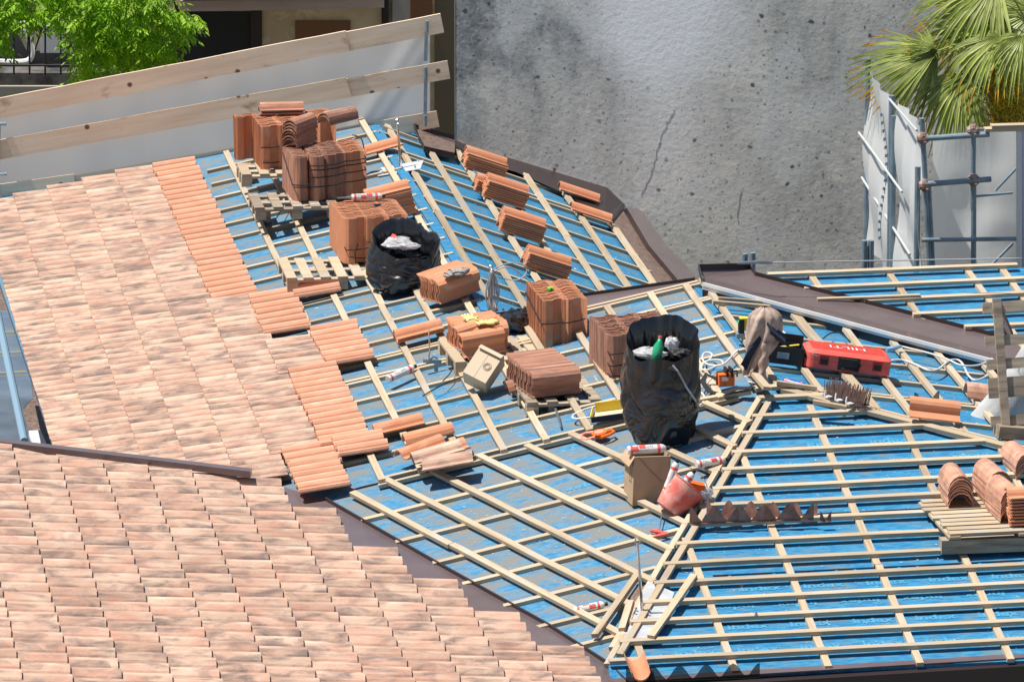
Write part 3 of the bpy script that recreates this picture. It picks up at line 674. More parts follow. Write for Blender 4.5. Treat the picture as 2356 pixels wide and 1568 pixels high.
def bundle(M, rows, label, straps=(), group='strapped bundles of standing tiles'):
    """rows: (x, y0, n, spacing, mesh, flip, width)"""
    t = empty('tile_bundle', M, label, 'tile bundle', group)
    for (x, y0, n, sp, me, fl_, w) in rows: standing(t, me, x, y0, n, sp, fl_, w=w)
    return t
def strap(t, pts, w=.014):
    mb = MB(); 
    for a, b in zip(pts, pts[1:]):
        a, b = V(a), V(b); d = b - a; k = max(2, int(d.length / .06)); mb.tube([a.lerp(b, i / k) + V((0, 0, -.006 * math.sin(math.pi * i / k))) for i in range(k + 1)], w * .42, 5)
    return mb.build('strap', m_strap, t, M=Matrix.Identity(4))
# --- pile 1, upper left
zt = PA.on(588, 478, .34).z
pallet(fl(atz(588, 478, zt)), .78, .62, 5, 'weathered front pallet under the dark strapped tile bundle at the top left', m_old)
zb_ = zt
pallet(fl(atz(556, 402, zt + .03)), .95, .50, 6, 'pale rear pallet under the tall orange tile bundle at the top left', m_wood)
for (k, x, y, L, h) in ((5, 500, 1410, .1, .16), (5, 310, 985, .11, .13)):
    P = PA.on(*c(k, x, y), .05); o = MB().box(0, L, 0, .25, 0, h).build('timber_block', m_old, None, fl(P)); tag(o, 'stubby timber block propping ' + ('the front pallet of the top left tile pile' if h > .14 else 'the rear pallet of the top left tile pile'), 'timber block')
F1 = fl(atz(673, 463, zt), 3)
b1 = bundle(F1, [(0, 0, 15, .038, me_cop, True, .16), (.165, .0, 15, .038, me_cop, True, .16), (.325, .05, 15, .038, me_aged, True, .2), (.5, .10, 14, .038, me_new, False, .2)],
            'large bundle of dark aged tiles standing upright on the front pallet, bound by black straps')
for z in (.17, .26, .33, .37): strap(b1, [(.16 if z != .17 else 0, -.075, z - .02), (.33, -.075, z - .02), (.5, -.03, z), (.70, .0, z + .015), (.73, .4, z + .02)])
strap(b1, [(-.01, .5, .36), (-.01, -.06, .17), (.16, -.08, .17)])
F0 = fl(atz(600, 391, zt + .03), 3)
b0 = bundle(F0, [(0, 0, 16, .034, me_new, False, .2), (.17, .02, 14, .034, me_new, False, .2), (.36, .05, 14, .034, me_new, False, .2), (.54, .2, 14, .034, me_new, False, .2)],
            'tall bundle of plain orange tiles standing behind the dark bundle at the top left')
strap(b0, [(0, -.01, .22), (.18, -.01, .225)]); strap(b0, [(0.02, -.01, .07), (.18, -.01, .075)])
t = bundle(fl(atz(541, 369, zt + .03)), [(0, 0, 4, .034, me_new, False, .2)], 'narrow row of upright orange tiles at the left end of the rear pallet')
def stack(M, n, sp, me, label_top, label, group, name='clay_tile', cat='roof tile', jx=.008, jy=.004, yawj=.8, toponly=False):
    for i in range(n):
        T = M @ Matrix.Translation(V((U(-jx, jx), U(-jy, jy), i * sp))) @ Matrix.Rotation(R(U(-yawj, yawj)), 4, 'Z')
        o = put(me, name, None, T); tag(o, label_top if i == n - 1 else label, cat, group)
# two tiles lying on the back bundle and the arched stack on the front one
stack(fl(atz(*c(5, 505, 300), zt + .46)), 2, .028, me_aged, 'upper of two brown tiles lying on top of the tall rear orange bundle', 'lower of two brown tiles lying on top of the tall rear orange bundle', 'two brown tiles on the rear bundle')
stack(fl(atz(*c(5, 880, 640), zt + .425), 55), 7, .03, me_cop, 'topmost arched dark tile of the stack lying on the dark strapped bundle', 'arched dark tile inside the stack lying on the dark strapped bundle', 'arched tiles stacked on the dark bundle', name='arched_tile')
stack(fl(atz(*c(5, 1230, 400), zt + .46), 40), 2, .03, me_cop, 'upper of two short arched tiles behind the arched stack on the dark bundle', 'lower of two short arched tiles behind the arched stack on the dark bundle', 'two arched tiles behind the arched stack', name='arched_tile')
# --- flat stack right of it
stack(fp(PA, 858, 516, .08, 3), 17, .0145, me_new, 'top tile of the tall flat stack right of the foam can', 'flat tile below the top in the tall stack right of the foam can', 'tall flat stack right of the foam can')
# --- bundle 4 and its pallet
z2 = PA.on(661, 640, .24).z
pallet(fl(atz(661, 640, z2)), 1.0, .78, 7, 'pale pallet carrying the orange bundle left of the open black bag')
F2 = fl(atz(797, 608, z2), 3); z2t = z2 + .42
b2 = bundle(F2, [(0, 0, 22, .033, me_new, True, .2), (.175, .0, 22, .033, me_new, False, .2), (.355, .04, 20, .033, me_new, False, .2)], 'orange tile bundle standing left of the open black rubbish bag, foam can lying on it')
strap(b2, [(-.01, .6, .33), (-.01, -.03, .14), (.2, -.06, .16), (.56, -.03, .30)]); strap(b2, [(0.02, -.045, .08), (.19, -.045, .06)]); strap(b2, [(.19, -.02, .2), (.36, -.02, .22)]); strap(b2, [(.08, -.05, .02), (.07, -.05, .12), (.10, -.05, .2)])
# --- upright pale bundle on the middle pallet
z3 = PA.on(1048, 833, .16).z
pallet(fl(atz(1048, 833, z3), 3), 1.06, .82, 8, 'middle pallet under the clean orange bundle and the tiles with yellow gloves')
F3 = fl(atz(1249, 803, z3), 3); z3t = z3 + .42
b3 = bundle(F3, [(0, 0, 21, .035, me_new, False, .2), (.165, .03, 20, .035, me_new, False, .2)], 'clean orange tile bundle standing on the middle pallet with a green clip on top')
strap(b3, [(-.008, .72, .33), (-.012, -.015, .225), (.17, -.03, .24)]); strap(b3, [(.17, .0, .22), (.375, .01, .25)])
def onedge(M, n, sp, me, la, lb, group, z=0):
    for i in range(n):
        P = V((U(-.006, .006), i * sp + .06, U(-.003, .003))); a = U(-.02, .02)
        X = V((1, a, 0)).normalized(); Y = V((0, 0, 1)); Zv = X.cross(Y)
        T = M @ Matrix(((X.x, Y.x, Zv.x, P.x), (X.y, Y.y, Zv.y, P.y), (X.z, Y.z, Zv.z, P.z), (0, 0, 0, 1)))
        o = put(me, 'clay_tile', None, T); tag(o, la if i == 0 else lb, 'roof tile', group)
onedge(fl(atz(1066, 815, z3), 10, 4), 13, .033, me_new, 'frontmost tile of the pile on edge under the yellow gloves', 'tile standing on its long edge in the pile under the yellow gloves', 'tiles on edge under the yellow gloves')
o = put(me_new, 'clay_tile', None, fl(atz(1066, 826, z3 + .01), 22, 2) @ Matrix.Rotation(R(62), 4, 'X')); tag(o, 'lower tile leaning in front of the pile with yellow gloves', 'roof tile')
o = put(me_new, 'clay_tile', None, fl(atz(1064, 806, z3 + .05), 26, 8) @ Matrix.Rotation(R(50), 4, 'X')); tag(o, 'upper tile leaning in front of the pile with yellow gloves', 'roof tile')
# --- old dark bundle, its pallet
z4 = PA.on(1212, 926, .14).z
pallet(fl(atz(1212, 926, z4), 2), 1.15, .80, 7, 'brown pallet under the old dark bundle and the rough flat pile', m_old)
for (x, y, w) in ((1213, 955, .24), (1262, 962, .05)):
    o = MB().box(0, w, 0, .12, 0, .125).build('timber_block', m_old, None, fl(atz(x, y, z4 - .155))); tag(o, 'dark timber block under the left front corner of the brown pallet' if w > .1 else 'short pale timber end beside the dark block under the brown pallet', 'timber block')
F4 = fl(atz(1404, 886, z4), 3)
b4 = bundle(F4, [(0, 0, 19, .038, me_aged, True, .2), (.185, .03, 19, .038, me_aged, True, .2), (.37, .06, 19, .038, me_aged, True, .2)], 'bundle of old dark brown tiles standing left of the tall black rubbish bag')
for z in (.11, .20, .30): strap(b4, [(-.012, .72, z + .03), (-.015, -.06, z - .02), (.2, -.07, z + .01), (.55, -.04, z + .05)])
onedge(fl(atz(1226, 918, z4 + .01), 10, 2), 20, .034, me_aged, 'frontmost brown tile of the rough flat pile on the brown pallet', 'rough brown tile lying on edge in the flat pile on the brown pallet', 'rough brown tiles on the brown pallet')
o = put(me_cop, 'arched_tile', None, fp(PA, 1172, 905, .1, 5)); tag(o, 'dull brown arched tile under the left end of the rough flat pile', 'roof tile')
# --- tile pile with the grey glove
onedge(fp(PA, 1017, 701, .09, 20), 13, .03, me_new, 'frontmost tile of the tilted pile carrying the grey glove', 'tile on edge in the tilted pile carrying the grey glove', 'tiles on edge under the grey glove')
# --- loose tiles on the main roof
for i, (x, y, yaw, h, la) in enumerate(((917, 776, 4, .08, 'lower of the two long tiles lying left of the yellow gloves'), (917, 770, 4, .115, 'upper of the two long tiles lying left of the yellow gloves'))):
    tag(put(me_new, 'clay_tile', None, fp(PA, x, y + 16, h, yaw)), la, 'roof tile')
for (x, y, yaw, h, me, la) in ((936, 1026, 6, .09, me_copn, 'arched tile at the back of the small loose heap below the lower strip'), (940, 1060, 24, .11, me_new, 'slanting tile with a nib in the middle of the small loose heap'),
                            (975, 1066, 12, .13, me_new, 'plain tile under the patina tiles of the small loose heap'), (960, 1070, 8, .15, me_pat, 'patina tile second from the front in the small loose heap'), (971, 1088, -12, .12, me_pat, 'frontmost patina tile of the small loose heap, casting a dark shadow')):
    tag(put(me, 'arched_tile' if me is me_copn else 'clay_tile', None, fp(PA, x, y, h, yaw)), la, 'roof tile')
tag(put(me_new, 'clay_tile', None, fp(PA, 836, 362, .07, 10)), 'loose plain tile lying behind the dark bundle near the upper anchor post', 'roof tile')
# --- small stacks along the side roof
for (x, y, n, la) in ((1067, 372, 7, 'stack closest to the wall flashing'), (1112, 440, 8, 'second stack down from the wall flashing'), (1149, 518, 8, 'third stack down from the wall flashing'), (1207, 603, 7, 'lowest stack on the side roof')):
    M = frame(PF.on(x, y + 14, .07), PF.ex + PF.ey * .05, PF.n)
    stack(M, n, .021, me_new, 'top tile of the ' + la, 'tile below the top one in the ' + la, 'tiles of the ' + la, jx=.006)
stack(frame(PF.on(1092, 440, .07), PF.ex, PF.n), 5, .022, me_new, 'top tile of the low stack poking out left of the second stack', 'tile in the low stack poking out left of the second stack', 'low stack behind the second stack', jx=.003)
tag(put(me_new, 'clay_tile', None, frame(PF.on(1289, 440, .08), PF.ex, PF.n)), 'upper of two single tiles lying below the wall flashing', 'roof tile')
tag(put(me_new, 'clay_tile', None, frame(PF.on(1316, 486, .08), PF.ex, PF.n)), 'lower of two single tiles lying below the wall flashing', 'roof tile')
# --- right hand side: curved and ridge tiles
tag(put(me_rid, 'ridge_tile', None, fp(PE, 2224, 916, .08, -2)), 'rounded ridge tile leaning left of the upright pallet', 'ridge tile')
tag(put(me_new, 'clay_tile', None, fp(PE, 2092, 962, .09, -2) @ Matrix.Rotation(R(35), 4, 'X')), 'single tile lying on the battens below the white cable, black mesh behind it', 'roof tile')
tag(put(me_copn, 'arched_tile', None, frame(PC.on(1482, 1495, .16), V((.10, -.95, -.28)), V((-.08, .1, -1)))), 'single upturned arched tile hanging over the bottom eave', 'roof tile')
# pallets on the lower right
zp = PC.on(2165, 1240, .26).z
zp = PC.on(2185, 1229, .22).z
for k in (0,):
    pallet(fl(atz(2185, 1229, zp), 2), 1.2, 1.05, 9, 'low pale slatted pallet at the right border carrying stacked ridge tiles', m_wood, across=True, blocks=False)
bm = board(atz(2163, 1270, zp - .17), atz(2480, 1258, zp - .17), Z, .12, .11, 'timber_beam', m_old, None); tag(bm, 'thick weathered beam under the lower right pallet of ridge tiles', 'timber')
for k in range(2):
    o = MB().box(0, .09, 0, .8, 0, .07).build('timber_block', m_wood, None, fl(atz(2209 + k * 128, 1236 - k * 4, zp - .115))); tag(o, ('left' if k == 0 else 'right') + ' pale spacer between the thick beam and the ridge tile pallet', 'timber block')
def rstack(x, y, n, z, yaw, la, me=None, sp=.026):
    stack(fl(atz(x, y, z), yaw, 0), n, sp, me or me_rid, 'top ridge tile of the ' + la, 'ridge tile under the top one in the ' + la, 'ridge tiles of the ' + la, name='ridge_tile', cat='ridge tile', jx=.006)
rstack(2239, 1164, 7, zp + .01, 90, 'left stack on the right pallet', sp=.022); rstack(2327, 1158, 8, zp + .01, 94, 'middle stack on the right pallet', sp=.022)
rstack(2359, 1197, 8, zp + .01, 95, 'front stack on the right pallet', sp=.022); rstack(2392, 1110, 7, zp + .01, 95, 'rear stack at the right border', sp=.022)
stack(fl(atz(2326, 1212, zp + .01), 3), 9, .026, me_new, 'topmost plain tile of the short stack at the right border', 'plain tile in the short stack at the right border', 'short stack of plain tiles at the right border')
# upright pallet
Mp = frame(PE.on(2299, 998, .1), V((1, .3, 0)), V((.22, -.93, .25)))
up_ = empty('pallet', Mp, 'weathered pallet standing on edge at the right border, grey bag behind it', 'pallet', 'wooden pallets on the roof')
for z in (.06, .29, .37, .52, .71, .98): MB().box(-.06, .95, z, z + .085, -.02, 0).build('deck_board', m_old, up_, M=Matrix.Identity(4))
for x in (.05, .55): MB().box(x - .03, x + .04, -.05, 1.09, .002, .03).build('stringer', m_old, up_, M=Matrix.Identity(4))
bm = board(PE.on(2290, 1003, .08), PE.on(2560, 1022, .08), PE.n, .14, .10, 'timber_beam', m_old, None); tag(bm, 'short grey squared beam below the upright pallet at the right border', 'timber')
mb = MB(); mb.grid(lambda a, b: V((.32 * (b - .5) * (1.25 - .35 * b) + .02 * math.sin(a * 6.28 * 2) , 0, 0)) + V((0, .13 * math.sin(a * 6.28), .62 * b)) + V((.28 * math.cos(a * 6.28) * (1 - .45 * b), 0, 0)), 20, 10, closeu=True)
o = mb.build('sack', mat('grey_sack', (.50, .50, .49), .8, (.40, .40, .40), scale=6, bump=.01, bscale=12), None, fl(PE.on(2362, 955, .05)), smooth=True); tag(o, 'light grey sack printed in white leaning behind the upright pallet', 'sack')
tv, tf = text_mesh('GR', .16, None, .006); MB().add(tv, tf).build('lettering', m_white, o, M=Matrix.Translation(V((-.02, -.17, .42))) @ Matrix.Rotation(R(80), 4, 'X'))
for (x, y) in ((2300, 735),):
    mb = MB(); mb.grid(lambda a, b: V(((a - .5) * .12 * (1 - .5 * b), .03 * math.sin(a * 9), -b * .28 + .02 * math.sin(b * 7))), 10, 8); o = mb.build('rag', m_jacket, None, fl(PE.on(x - 6, y - 20, .5)) @ Matrix.Rotation(R(-28), 4, 'Y')); tag(o, 'crumpled brown rag hanging at the left end of the upright pallet', 'rag')

# ------------------------------------------------------------------ cans, gun
def can(P, d, up, label, L=.27, rad=.031, group='foam cans lying about', seed=0, gun=False, textbody='PULITORE', m=None, cap=m_red, kind='foam can'):
    M = frame(P, d, up); t = empty('foam_can', M, label, kind, group)
    mb = MB(); mb.tube([(0, 0, 0), (.012, 0, 0), (.02, 0, 0), (L * .84, 0, 0), (L * .9, 0, 0), (L * .95, 0, 0)], [rad * .9, rad, rad, rad, rad * .8, rad * .45], 18); mb.build('can_body', m or m_label, t, M=Matrix.Identity(4), smooth=False)
    for (a, b) in ((.02, .04), (L * .72, L * .80)): MB().tube([(a, 0, 0), (b, 0, 0)], rad * 1.012, 18).build('coloured_band', cap, t, M=Matrix.Identity(4))
    MB().tube([(L * .94, 0, 0), (L + .012, 0, 0)], rad * .5, 12).build('nozzle', m_blk, t, M=Matrix.Identity(4))
    mb = MB(); tv, tf = text_mesh(textbody, .030, None, .0006)
    mb.add([V((q.x + L * .42, 0, 0)) + V((0, math.sin(q.y / rad), math.cos(q.y / rad))) * (rad * 1.02) for q in tv], tf); mb.build('lettering', m_blk, t, M=Matrix.Rotation(R(-55), 4, 'X').inverted() if False else Matrix.Rotation(R(35), 4, 'X'))
    mb = MB()
    for k in range(3):
        a0 = U(0, 6); mb.grid(lambda a, b: V((L * (.1 + .18 * k) + .05 * a, math.sin(a0 + b * 1.2) * rad * 1.015, math.cos(a0 + b * 1.2) * rad * 1.015)), 3, 6)
    mb.build('red_print', cap, t, M=Matrix.Identity(4))
    return t
rl = lambda yaw, tilt=0: V((math.cos(R(yaw)) * math.cos(R(tilt)), math.sin(R(yaw)) * math.cos(R(tilt)), math.sin(R(tilt))))
def gun(P, d, up, label):
    t = empty('foam_gun', frame(P, d, up), label, 'foam gun')
    I = Matrix.Identity(4)
    MB().tube([(0, 0, 0), (.05, 0, .0), (.08, 0, .0)], [.022, .022, .012], 12).build('adapter', m_galv, t, M=I)
    MB().tube([(.05, 0, .01), (.06, .0, .10), (.05, 0, .30)], [.008, .007, .006], 8).build('barrel', m_chrome, t, M=I)
    mb = MB(); mb.box(.03, .16, -.011, .011, -.03, .0); mb.box(.10, .13, -.01, .01, -.10, -.02); mb.build('handle', m_steelp, t, M=I)
    MB().tube([(.06, 0, 0), (.09, 0, .03), (.13, 0, .01)], .008, 6).build('trigger', m_galv, t, M=I)
    return t
P = atz(805 + 4, 454, z2t + .045)
can(P + V((.0, 0, 0)), rl(11), Z, 'white and red foam can lying on the orange bundle left of the black bag', L=.30, textbody='TEGOLE E COPPI')
MB().tube([(0, 0, 0), (-.05, 0, .0), (-.13, -.01, .0)], [.016, .01, .005], 8).build('foam_nozzle', m_galv, None, frame(P, rl(11), Z)); 
o = bpy.data.objects['foam_nozzle']; tag(o, 'grimy metal foam nozzle at the left tip of the can on the orange bundle', 'nozzle')
P = PA.on(892, 872, .10); dcan = (PA.on(970, 830, .12) - P).normalized()
can(P, dcan, PA.n, 'white foam can screwed to the foam gun on the battens', L=.33, rad=.033)
gun(PA.on(973, 829, .13), rl(10), Z, 'metal foam gun standing on its can left of the cardboard box')
can(PC.on(1602, 1068, .06), rl(25), PC.n, 'foam can lying between battens just above the red bucket', textbody='PULITORE')
can(PB.on(1322, 1405, .05), rl(8), PB.n, 'dirty white can lying beside the lower anchor plate', L=.25)
t = can(PE.on(1803, 876, .08), rl(-30), PE.n, 'blue and yellow spray can with red cap near the ridge end', L=.22, rad=.03, m=m_bluec, cap=m_red, group='spray cans', textbody='WD', kind='spray can')
tag(MB().box(-.03, .03, -.02, .02, 0, .01).build('marker_pen', m_navy, None, fl(atz(868, 472, z2t + .01), 10)), 'blue capped marker lying on the orange bundle', 'pen')
tag(MB().box(-.03, .03, -.012, .012, 0, .02).box(.02, .05, -.025, .025, 0, .015).build('clip', m_gr, None, fl(atz(1264, 667, z3t + .01), 70)), 'bright green plastic clip lying on the clean orange bundle', 'clip')
# ------------------------------------------------------------------ gloves
def glove(M, mtl, label, sd=1.0, curl=.6):
    t = empty('glove', M, label, 'glove', 'work gloves')
    mb = MB(); mb.grid(lambda a, b: V(((b - .5) * .12, .045 * math.cos(a * 6.28) * (1 + .15 * math.sin(b * 9)), .016 + .014 * math.sin(a * 6.28) + .005 * math.sin(b * 20 + a * 9))), 14, 10, closeu=True)
    for k in range(4):
        y = -.034 + k * .023; L = (.055, .07, .066, .05)[k]; mb.tube([(.055, y, .016), (.055 + L * .5, y * 1.2, .022), (.055 + L, y * 1.35, .012 + .012 * curl)], [.012, .0115, .009], 7)
    mb.tube([(.0, -.042, .016), (.035, -.068, .018), (.06, -.078, .014)], [.013, .012, .009], 7)
    mb.build('glove_knit', mtl, t, M=Matrix.Identity(4), smooth=True)
    MB().tube([(-.07, 0, .016), (-.058, 0, .016)], .034, 12, M=Matrix.Diagonal((1, 1.3, .5, 1))).build('cuff', mtl, t, M=Matrix.Identity(4), smooth=True)
    return t
glove(fl(PA.on(1040, 634, .09 + .225), 30), m_glove, 'grey work glove lying on the tilted tile pile')
glove(fl(PA.on(1050, 627, .09 + .235), 22), m_glove, 'second grey work glove partly under the first on the tilted pile')
glove(fl(atz(1083, 738, z3 + .25), 100), m_glovey, 'left yellow and grey work glove on the tiles, fingers curled', curl=1.5)
glove(fl(atz(1116, 745, z3 + .25), 12), m_glovey, 'right yellow work glove on the tiles, fingers pointing right')

# ------------------------------------------------------------------ rubbish bags
def bag(M, H, Rx, Ry, label, back=.0, seed=0, bulge=.08, front=0.0, lean=(0, 0)):
    t = empty('rubbish_bag', M, label, 'rubbish bag')
    def nz(v): return mnoise.noise(v)
    def rr(a, b):
        th = a * 2 * math.pi; cx, cy = math.cos(th), math.sin(th)
        p = V((cx * 2.2 + seed, cy * 2.2, b * 9.0))
        wz = .7 * nz(V((cx * 1.1 + seed, cy * 1.1, b * 2 + 7)))
        f1 = max(0, 1 - abs(nz(V((cx * 1.25 + seed, cy * 1.25, b * 3.6 + wz * 2)))) * 3.2) ** 1.5
        f2 = max(0, 1 - abs(nz(V((cx * .9 + 4, cy * .9 + seed, b * 13 + wz * 4)))) * 3.6) ** 1.5 * max(0, .35 + nz(V((cx * 1.7, cy * 1.7 + 9, b * 3 + seed))) * 1.6)
        w = -.020 * f1 - .017 * f2 + nz(V((cx * 1.1, cy * 1.1 + seed, b * 1.8))) * .06
        w += nz(V((cx * 3 + seed, cy * 3, b * 1.5))) * .03 * max(0, b - .55) / .45
        k = 1 + bulge * math.sin(math.pi * b) - .10 * (1 - b) ** 6 * 2
        top = H + back * max(-.6, cy) + .07 * nz(V((cx * 1.6 + 5, cy * 1.6, seed))) + .015 * nz(V((cx * 4, cy * 4, seed)))
        if front and cy < 0: top += front * cy
        z = b * top
        return V(((Rx * k + w) * cx + lean[0] * b, (Ry * k + w) * cy + lean[1] * b, z + .01 * nz(V((cx * 3, cy * 3, b * 6)))))
    def inner(a, b):
        q = rr(a, 1.0); th = a * 2 * math.pi
        n_ = mnoise.noise(V((math.cos(th) * 3, math.sin(th) * 3, b * 4 + seed)))
        s = 1 - .10 * min(1, b * 3) - .12 * b + .05 * n_ * b
        return V((q.x * s + lean[0] * (1 - s), q.y * s, q.z - b * H * .42 + (.012 * math.sin(b * 9) if b < .3 else 0)))
    mb = MB(); mb.grid(rr, 120, 56, closeu=True); mb.grid(inner, 120, 18, closeu=True)
    mb.add([(0, 0, .003)] + [tuple(rr(i / 24, 0)) for i in range(24)], [(0, (i + 1) % 24 + 1, i + 1) for i in range(24)])
    o = mb.build('plastic_film', m_black, t, M=Matrix.Identity(4), smooth=True)
    return t
PB1 = PA.on(927, 664, .03); FB1 = fl(PB1)
bag1 = bag(FB1, .47, .31, .26, 'open black rubbish bag holding clear film, right of the orange bundle', back=.12, seed=3.1, front=.05, lean=(.02, 0))
PB2 = PB.on(1522, 1015, .03); FB2 = fl(PB2)
bag2 = bag(FB2, .86, .305, .265, 'tall full black rubbish bag with a green bottle sticking out', back=.12, seed=9.3, bulge=.07, front=.06, lean=(.01, 0))
def lump(P, s, mtl, label, cat, name, seed=0, rot=0, parent=None, n=18):
    mb = MB(); mb.grid(lambda a, b: V((math.cos(a * 6.283) * math.sin(b * 3.1416) * s[0], math.sin(a * 6.283) * math.sin(b * 3.1416) * s[1], math.cos(b * 3.1416) * s[2])) * (1 + .35 * mnoise.noise(V((math.cos(a * 6.283) * 2 + seed, math.sin(a * 6.283) * 2, b * 5)))), n, n // 2, closeu=True)
    o = mb.build(name, mtl, parent, fl(P, rot), smooth=False); 
    if label: tag(o, label, cat)
    return o
lump(PB1 + V((-.05, -.03, .43)), (.14, .10, .05), m_clear, 'crumpled clear plastic film with red print inside the open black bag', 'plastic film', 'clear_wrap', 2.2, 20)
lump(PB1 + V((-.08, .0, .46)), (.035, .05, .04), m_red, 'small red piece of wrapping inside the open black bag', 'plastic film', 'wrapper', 4)
lump(PB1 + V((.04, -.12, .42)), (.12, .05, .03), m_clear, 'flat clear plastic scrap at the front rim inside the open bag', 'plastic film', 'clear_wrap', 7)
zt2 = .80
lump(PB2 + V((-.10, -.02, zt2 - .06)), (.13, .07, .05), m_clear, 'large pale grey plastic bottle lying left in the tall bag', 'bottle', 'plastic_bottle', .3, -25)
lump(PB2 + V((.08, .05, zt2)), (.06, .05, .06), m_clear, 'small white plastic bottle lying right in the tall bag', 'bottle', 'plastic_bottle', 5.3, 20)
lump(PB2 + V((.15, -.05, zt2 - .06)), (.09, .07, .05), m_blk, 'dark crumpled scrap on the right in the tall bag', 'scrap', 'scrap', 6.1)
t = empty('green_bottle', frame(PB2 + V((-.06, -.12, zt2 - .14)), V((.18, .3, .9)), V((0, -1, .2))), 'translucent green bottle with a red cap poking out of the tall bag', 'bottle')
MB().tube([(0, 0, 0), (.16, 0, 0), (.2, 0, 0), (.23, 0, 0)], [.042, .042, .02, .013], 14).build('bottle_body', m_green, t, M=Matrix.Identity(4), smooth=True)
MB().tube([(.228, 0, 0), (.248, 0, 0)], .016, 12).build('bottle_cap', m_red, t, M=Matrix.Identity(4))
mb = MB(); mb.strip([PB2 + V(q) for q in ((.08, -.25, .70), (.12, -.275, .66), (.19, -.25, .52), (.27, -.16, .38), (.3, -.07, .30))], .016, .004, V((.3, -1, .3))); tag(mb.build('tie_strip', m_galv, None, world=True), 'grey plastic strip hanging over the front of the tall black bag', 'strip')
lump(PA.on(1190, 738, .1), (.14, .12, .10), m_black, 'small piece of black plastic film behind the tiles with yellow gloves', 'plastic film', 'black_film', 3.3)
lump(PA.on(1188, 880, .08), (.10, .10, .07), m_black, 'black plastic scrap behind the tilted cardboard box', 'plastic film', 'black_film', 1.3)

# ------------------------------------------------------------------ cardboard boxes
def carton(M, L, W, H, label, flaps, mtl=m_card, th=.006):
    t = empty('cardboard_box', M, label, 'cardboard box'); I = Matrix.Identity(4)
    mb = MB(); mb.box(0, L, 0, th, 0, H); mb.box(0, L, W - th, W, 0, H); mb.box(0, th, th, W - th, 0, H); mb.box(L - th, L, th, W - th, 0, H); mb.box(th, L - th, th, W - th, 0, th)
    mb.build('box_body', mtl, t, M=I)
    for (side, ang, ln) in flaps:
        a = R(ang)
        if side == 'F': T = Matrix.Translation(V((0, 0, H))) @ Matrix.Rotation(a, 4, 'X'); b = (0, L, -ln, 0)
        if side == 'B': T = Matrix.Translation(V((0, W, H))) @ Matrix.Rotation(-a, 4, 'X'); b = (0, L, 0, ln)
        if side == 'L': T = Matrix.Translation(V((0, 0, H))) @ Matrix.Rotation(-a, 4, 'Y'); b = (-ln, 0, 0, W)
        if side == 'R': T = Matrix.Translation(V((L, 0, H))) @ Matrix.Rotation(a, 4, 'Y'); b = (0, ln, 0, W)
        MB().box(b[0], b[1], b[2], b[3], -th, 0).build('flap', mtl, t, M=T)
    return t
# tilted box left of the rough pile: lies on its side, mouth to the upper right
Mx = frame(PA.on(1065, 855, .27), V((.19, -.081, -.079)), V((.155, .17, .20)))
t = carton(Mx, .22, .19, .30, 'pale cardboard box tipped on its side with a round printed emblem', (('F', 60, .05), ('R', 165, .14), ('B', 95, .11)), m_cardl)
mb = MB()
for k in range(3): mb.tube([V((math.cos(a) * (.018 + .009 * k), math.sin(a) * (.018 + .009 * k), 0)) for a in [i * math.pi / 10 for i in range(21)]], .0012, 4)
mb.build('printed_emblem', m_blk, t, M=Matrix.Translation(V((.155, -.003, .14))) @ Matrix.Rotation(R(90), 4, 'X'))
mb = MB().box(.098, .104, -.0025, -.001, .0, .3); mb.build('tape', m_cardl, t, M=Matrix.Identity(4))
# upright box with a can
P = PB.on(1455, 1163, .03); M1 = frame(P, V((1, .02, .0)), V((.04, 0, 1))) @ Matrix.Rotation(R(14), 4, 'Z')
t = carton(M1, .30, .26, .40, 'upright open cardboard box with a foam can lying across its mouth', (('F', 115, .10), ('B', 200, .10), ('L', 60, .09), ('R', 95, .09)))
mb = MB(); mb.box(-.002, -.001, .05, .055, .2, .34); mb.box(-.002, -.001, .10, .105, .2, .34); mb.box(-.002, -.001, .04, .12, .18, .185); mb.build('printed_marks', m_blk, t, M=Matrix.Identity(4))
mb = MB(); mb.strip([(.03, -.004, .40), (.14, -.006, .28), (.24, -.004, .19)], .003, .002, V((0, -1, 0))); mb.build('string', m_strap, t, M=Matrix.Identity(4))
can(P + V((-.04, .06, .44)), V((.93, .2, -.16)), Z, 'dirty white foam can lying across the mouth of the upright box', L=.33, rad=.036)
# flat tray, yellow inside
M2 = fp(PB, 1362, 972, .06, -14)
t = empty('carton_tray', M2, 'flattened carton tray with yellow and white inside left of the tall bag', 'carton'); I = Matrix.Identity(4)
MB().box(0, .27, 0, .2, 0, .006).build('tray_base', m_cardl, t, M=I); MB().box(0, .27, -.006, 0, 0, .05).build('front_side', m_navy, t, M=I); MB().box(.02, .27, .2, .206, 0, .09).build('back_side', m_yellow, t, M=I); MB().box(-.006, 0, 0, .2, 0, .06).build('left_side', m_yellow, t, M=I)
# ------------------------------------------------------------------ orange reel
M3 = fp(PB, 1375, 1003, .045, -8); t = empty('tape_reel', M3, 'orange and salmon chalk line reel with a looped handle', 'reel')
MB().tube([(0, 0, 0), (0, 0, .035)], .065, 20).build('reel_case', m_orange, t, M=Matrix.Translation(V((.02, 0, 0)))); MB().tube([(0, 0, .036), (0, 0, .04)], .04, 20).build('reel_cover', m_orangel, t, M=Matrix.Translation(V((.02, 0, 0))))
MB().tube([(-.02, .05, .02), (-.09, .06, .02), (-.13, .03, .02), (-.13, -.05, .02), (-.09, -.08, .02), (-.02, -.06, .02)], .013, 8).build('handle', m_orangel, t, M=I)
MB().tube([(.06, .0, .02), (.12, .03, .02), (.14, -.02, .02), (.10, -.06, .02), (.03, -.09, .02)], .014, 8).build('grip', m_orange, t, M=I)
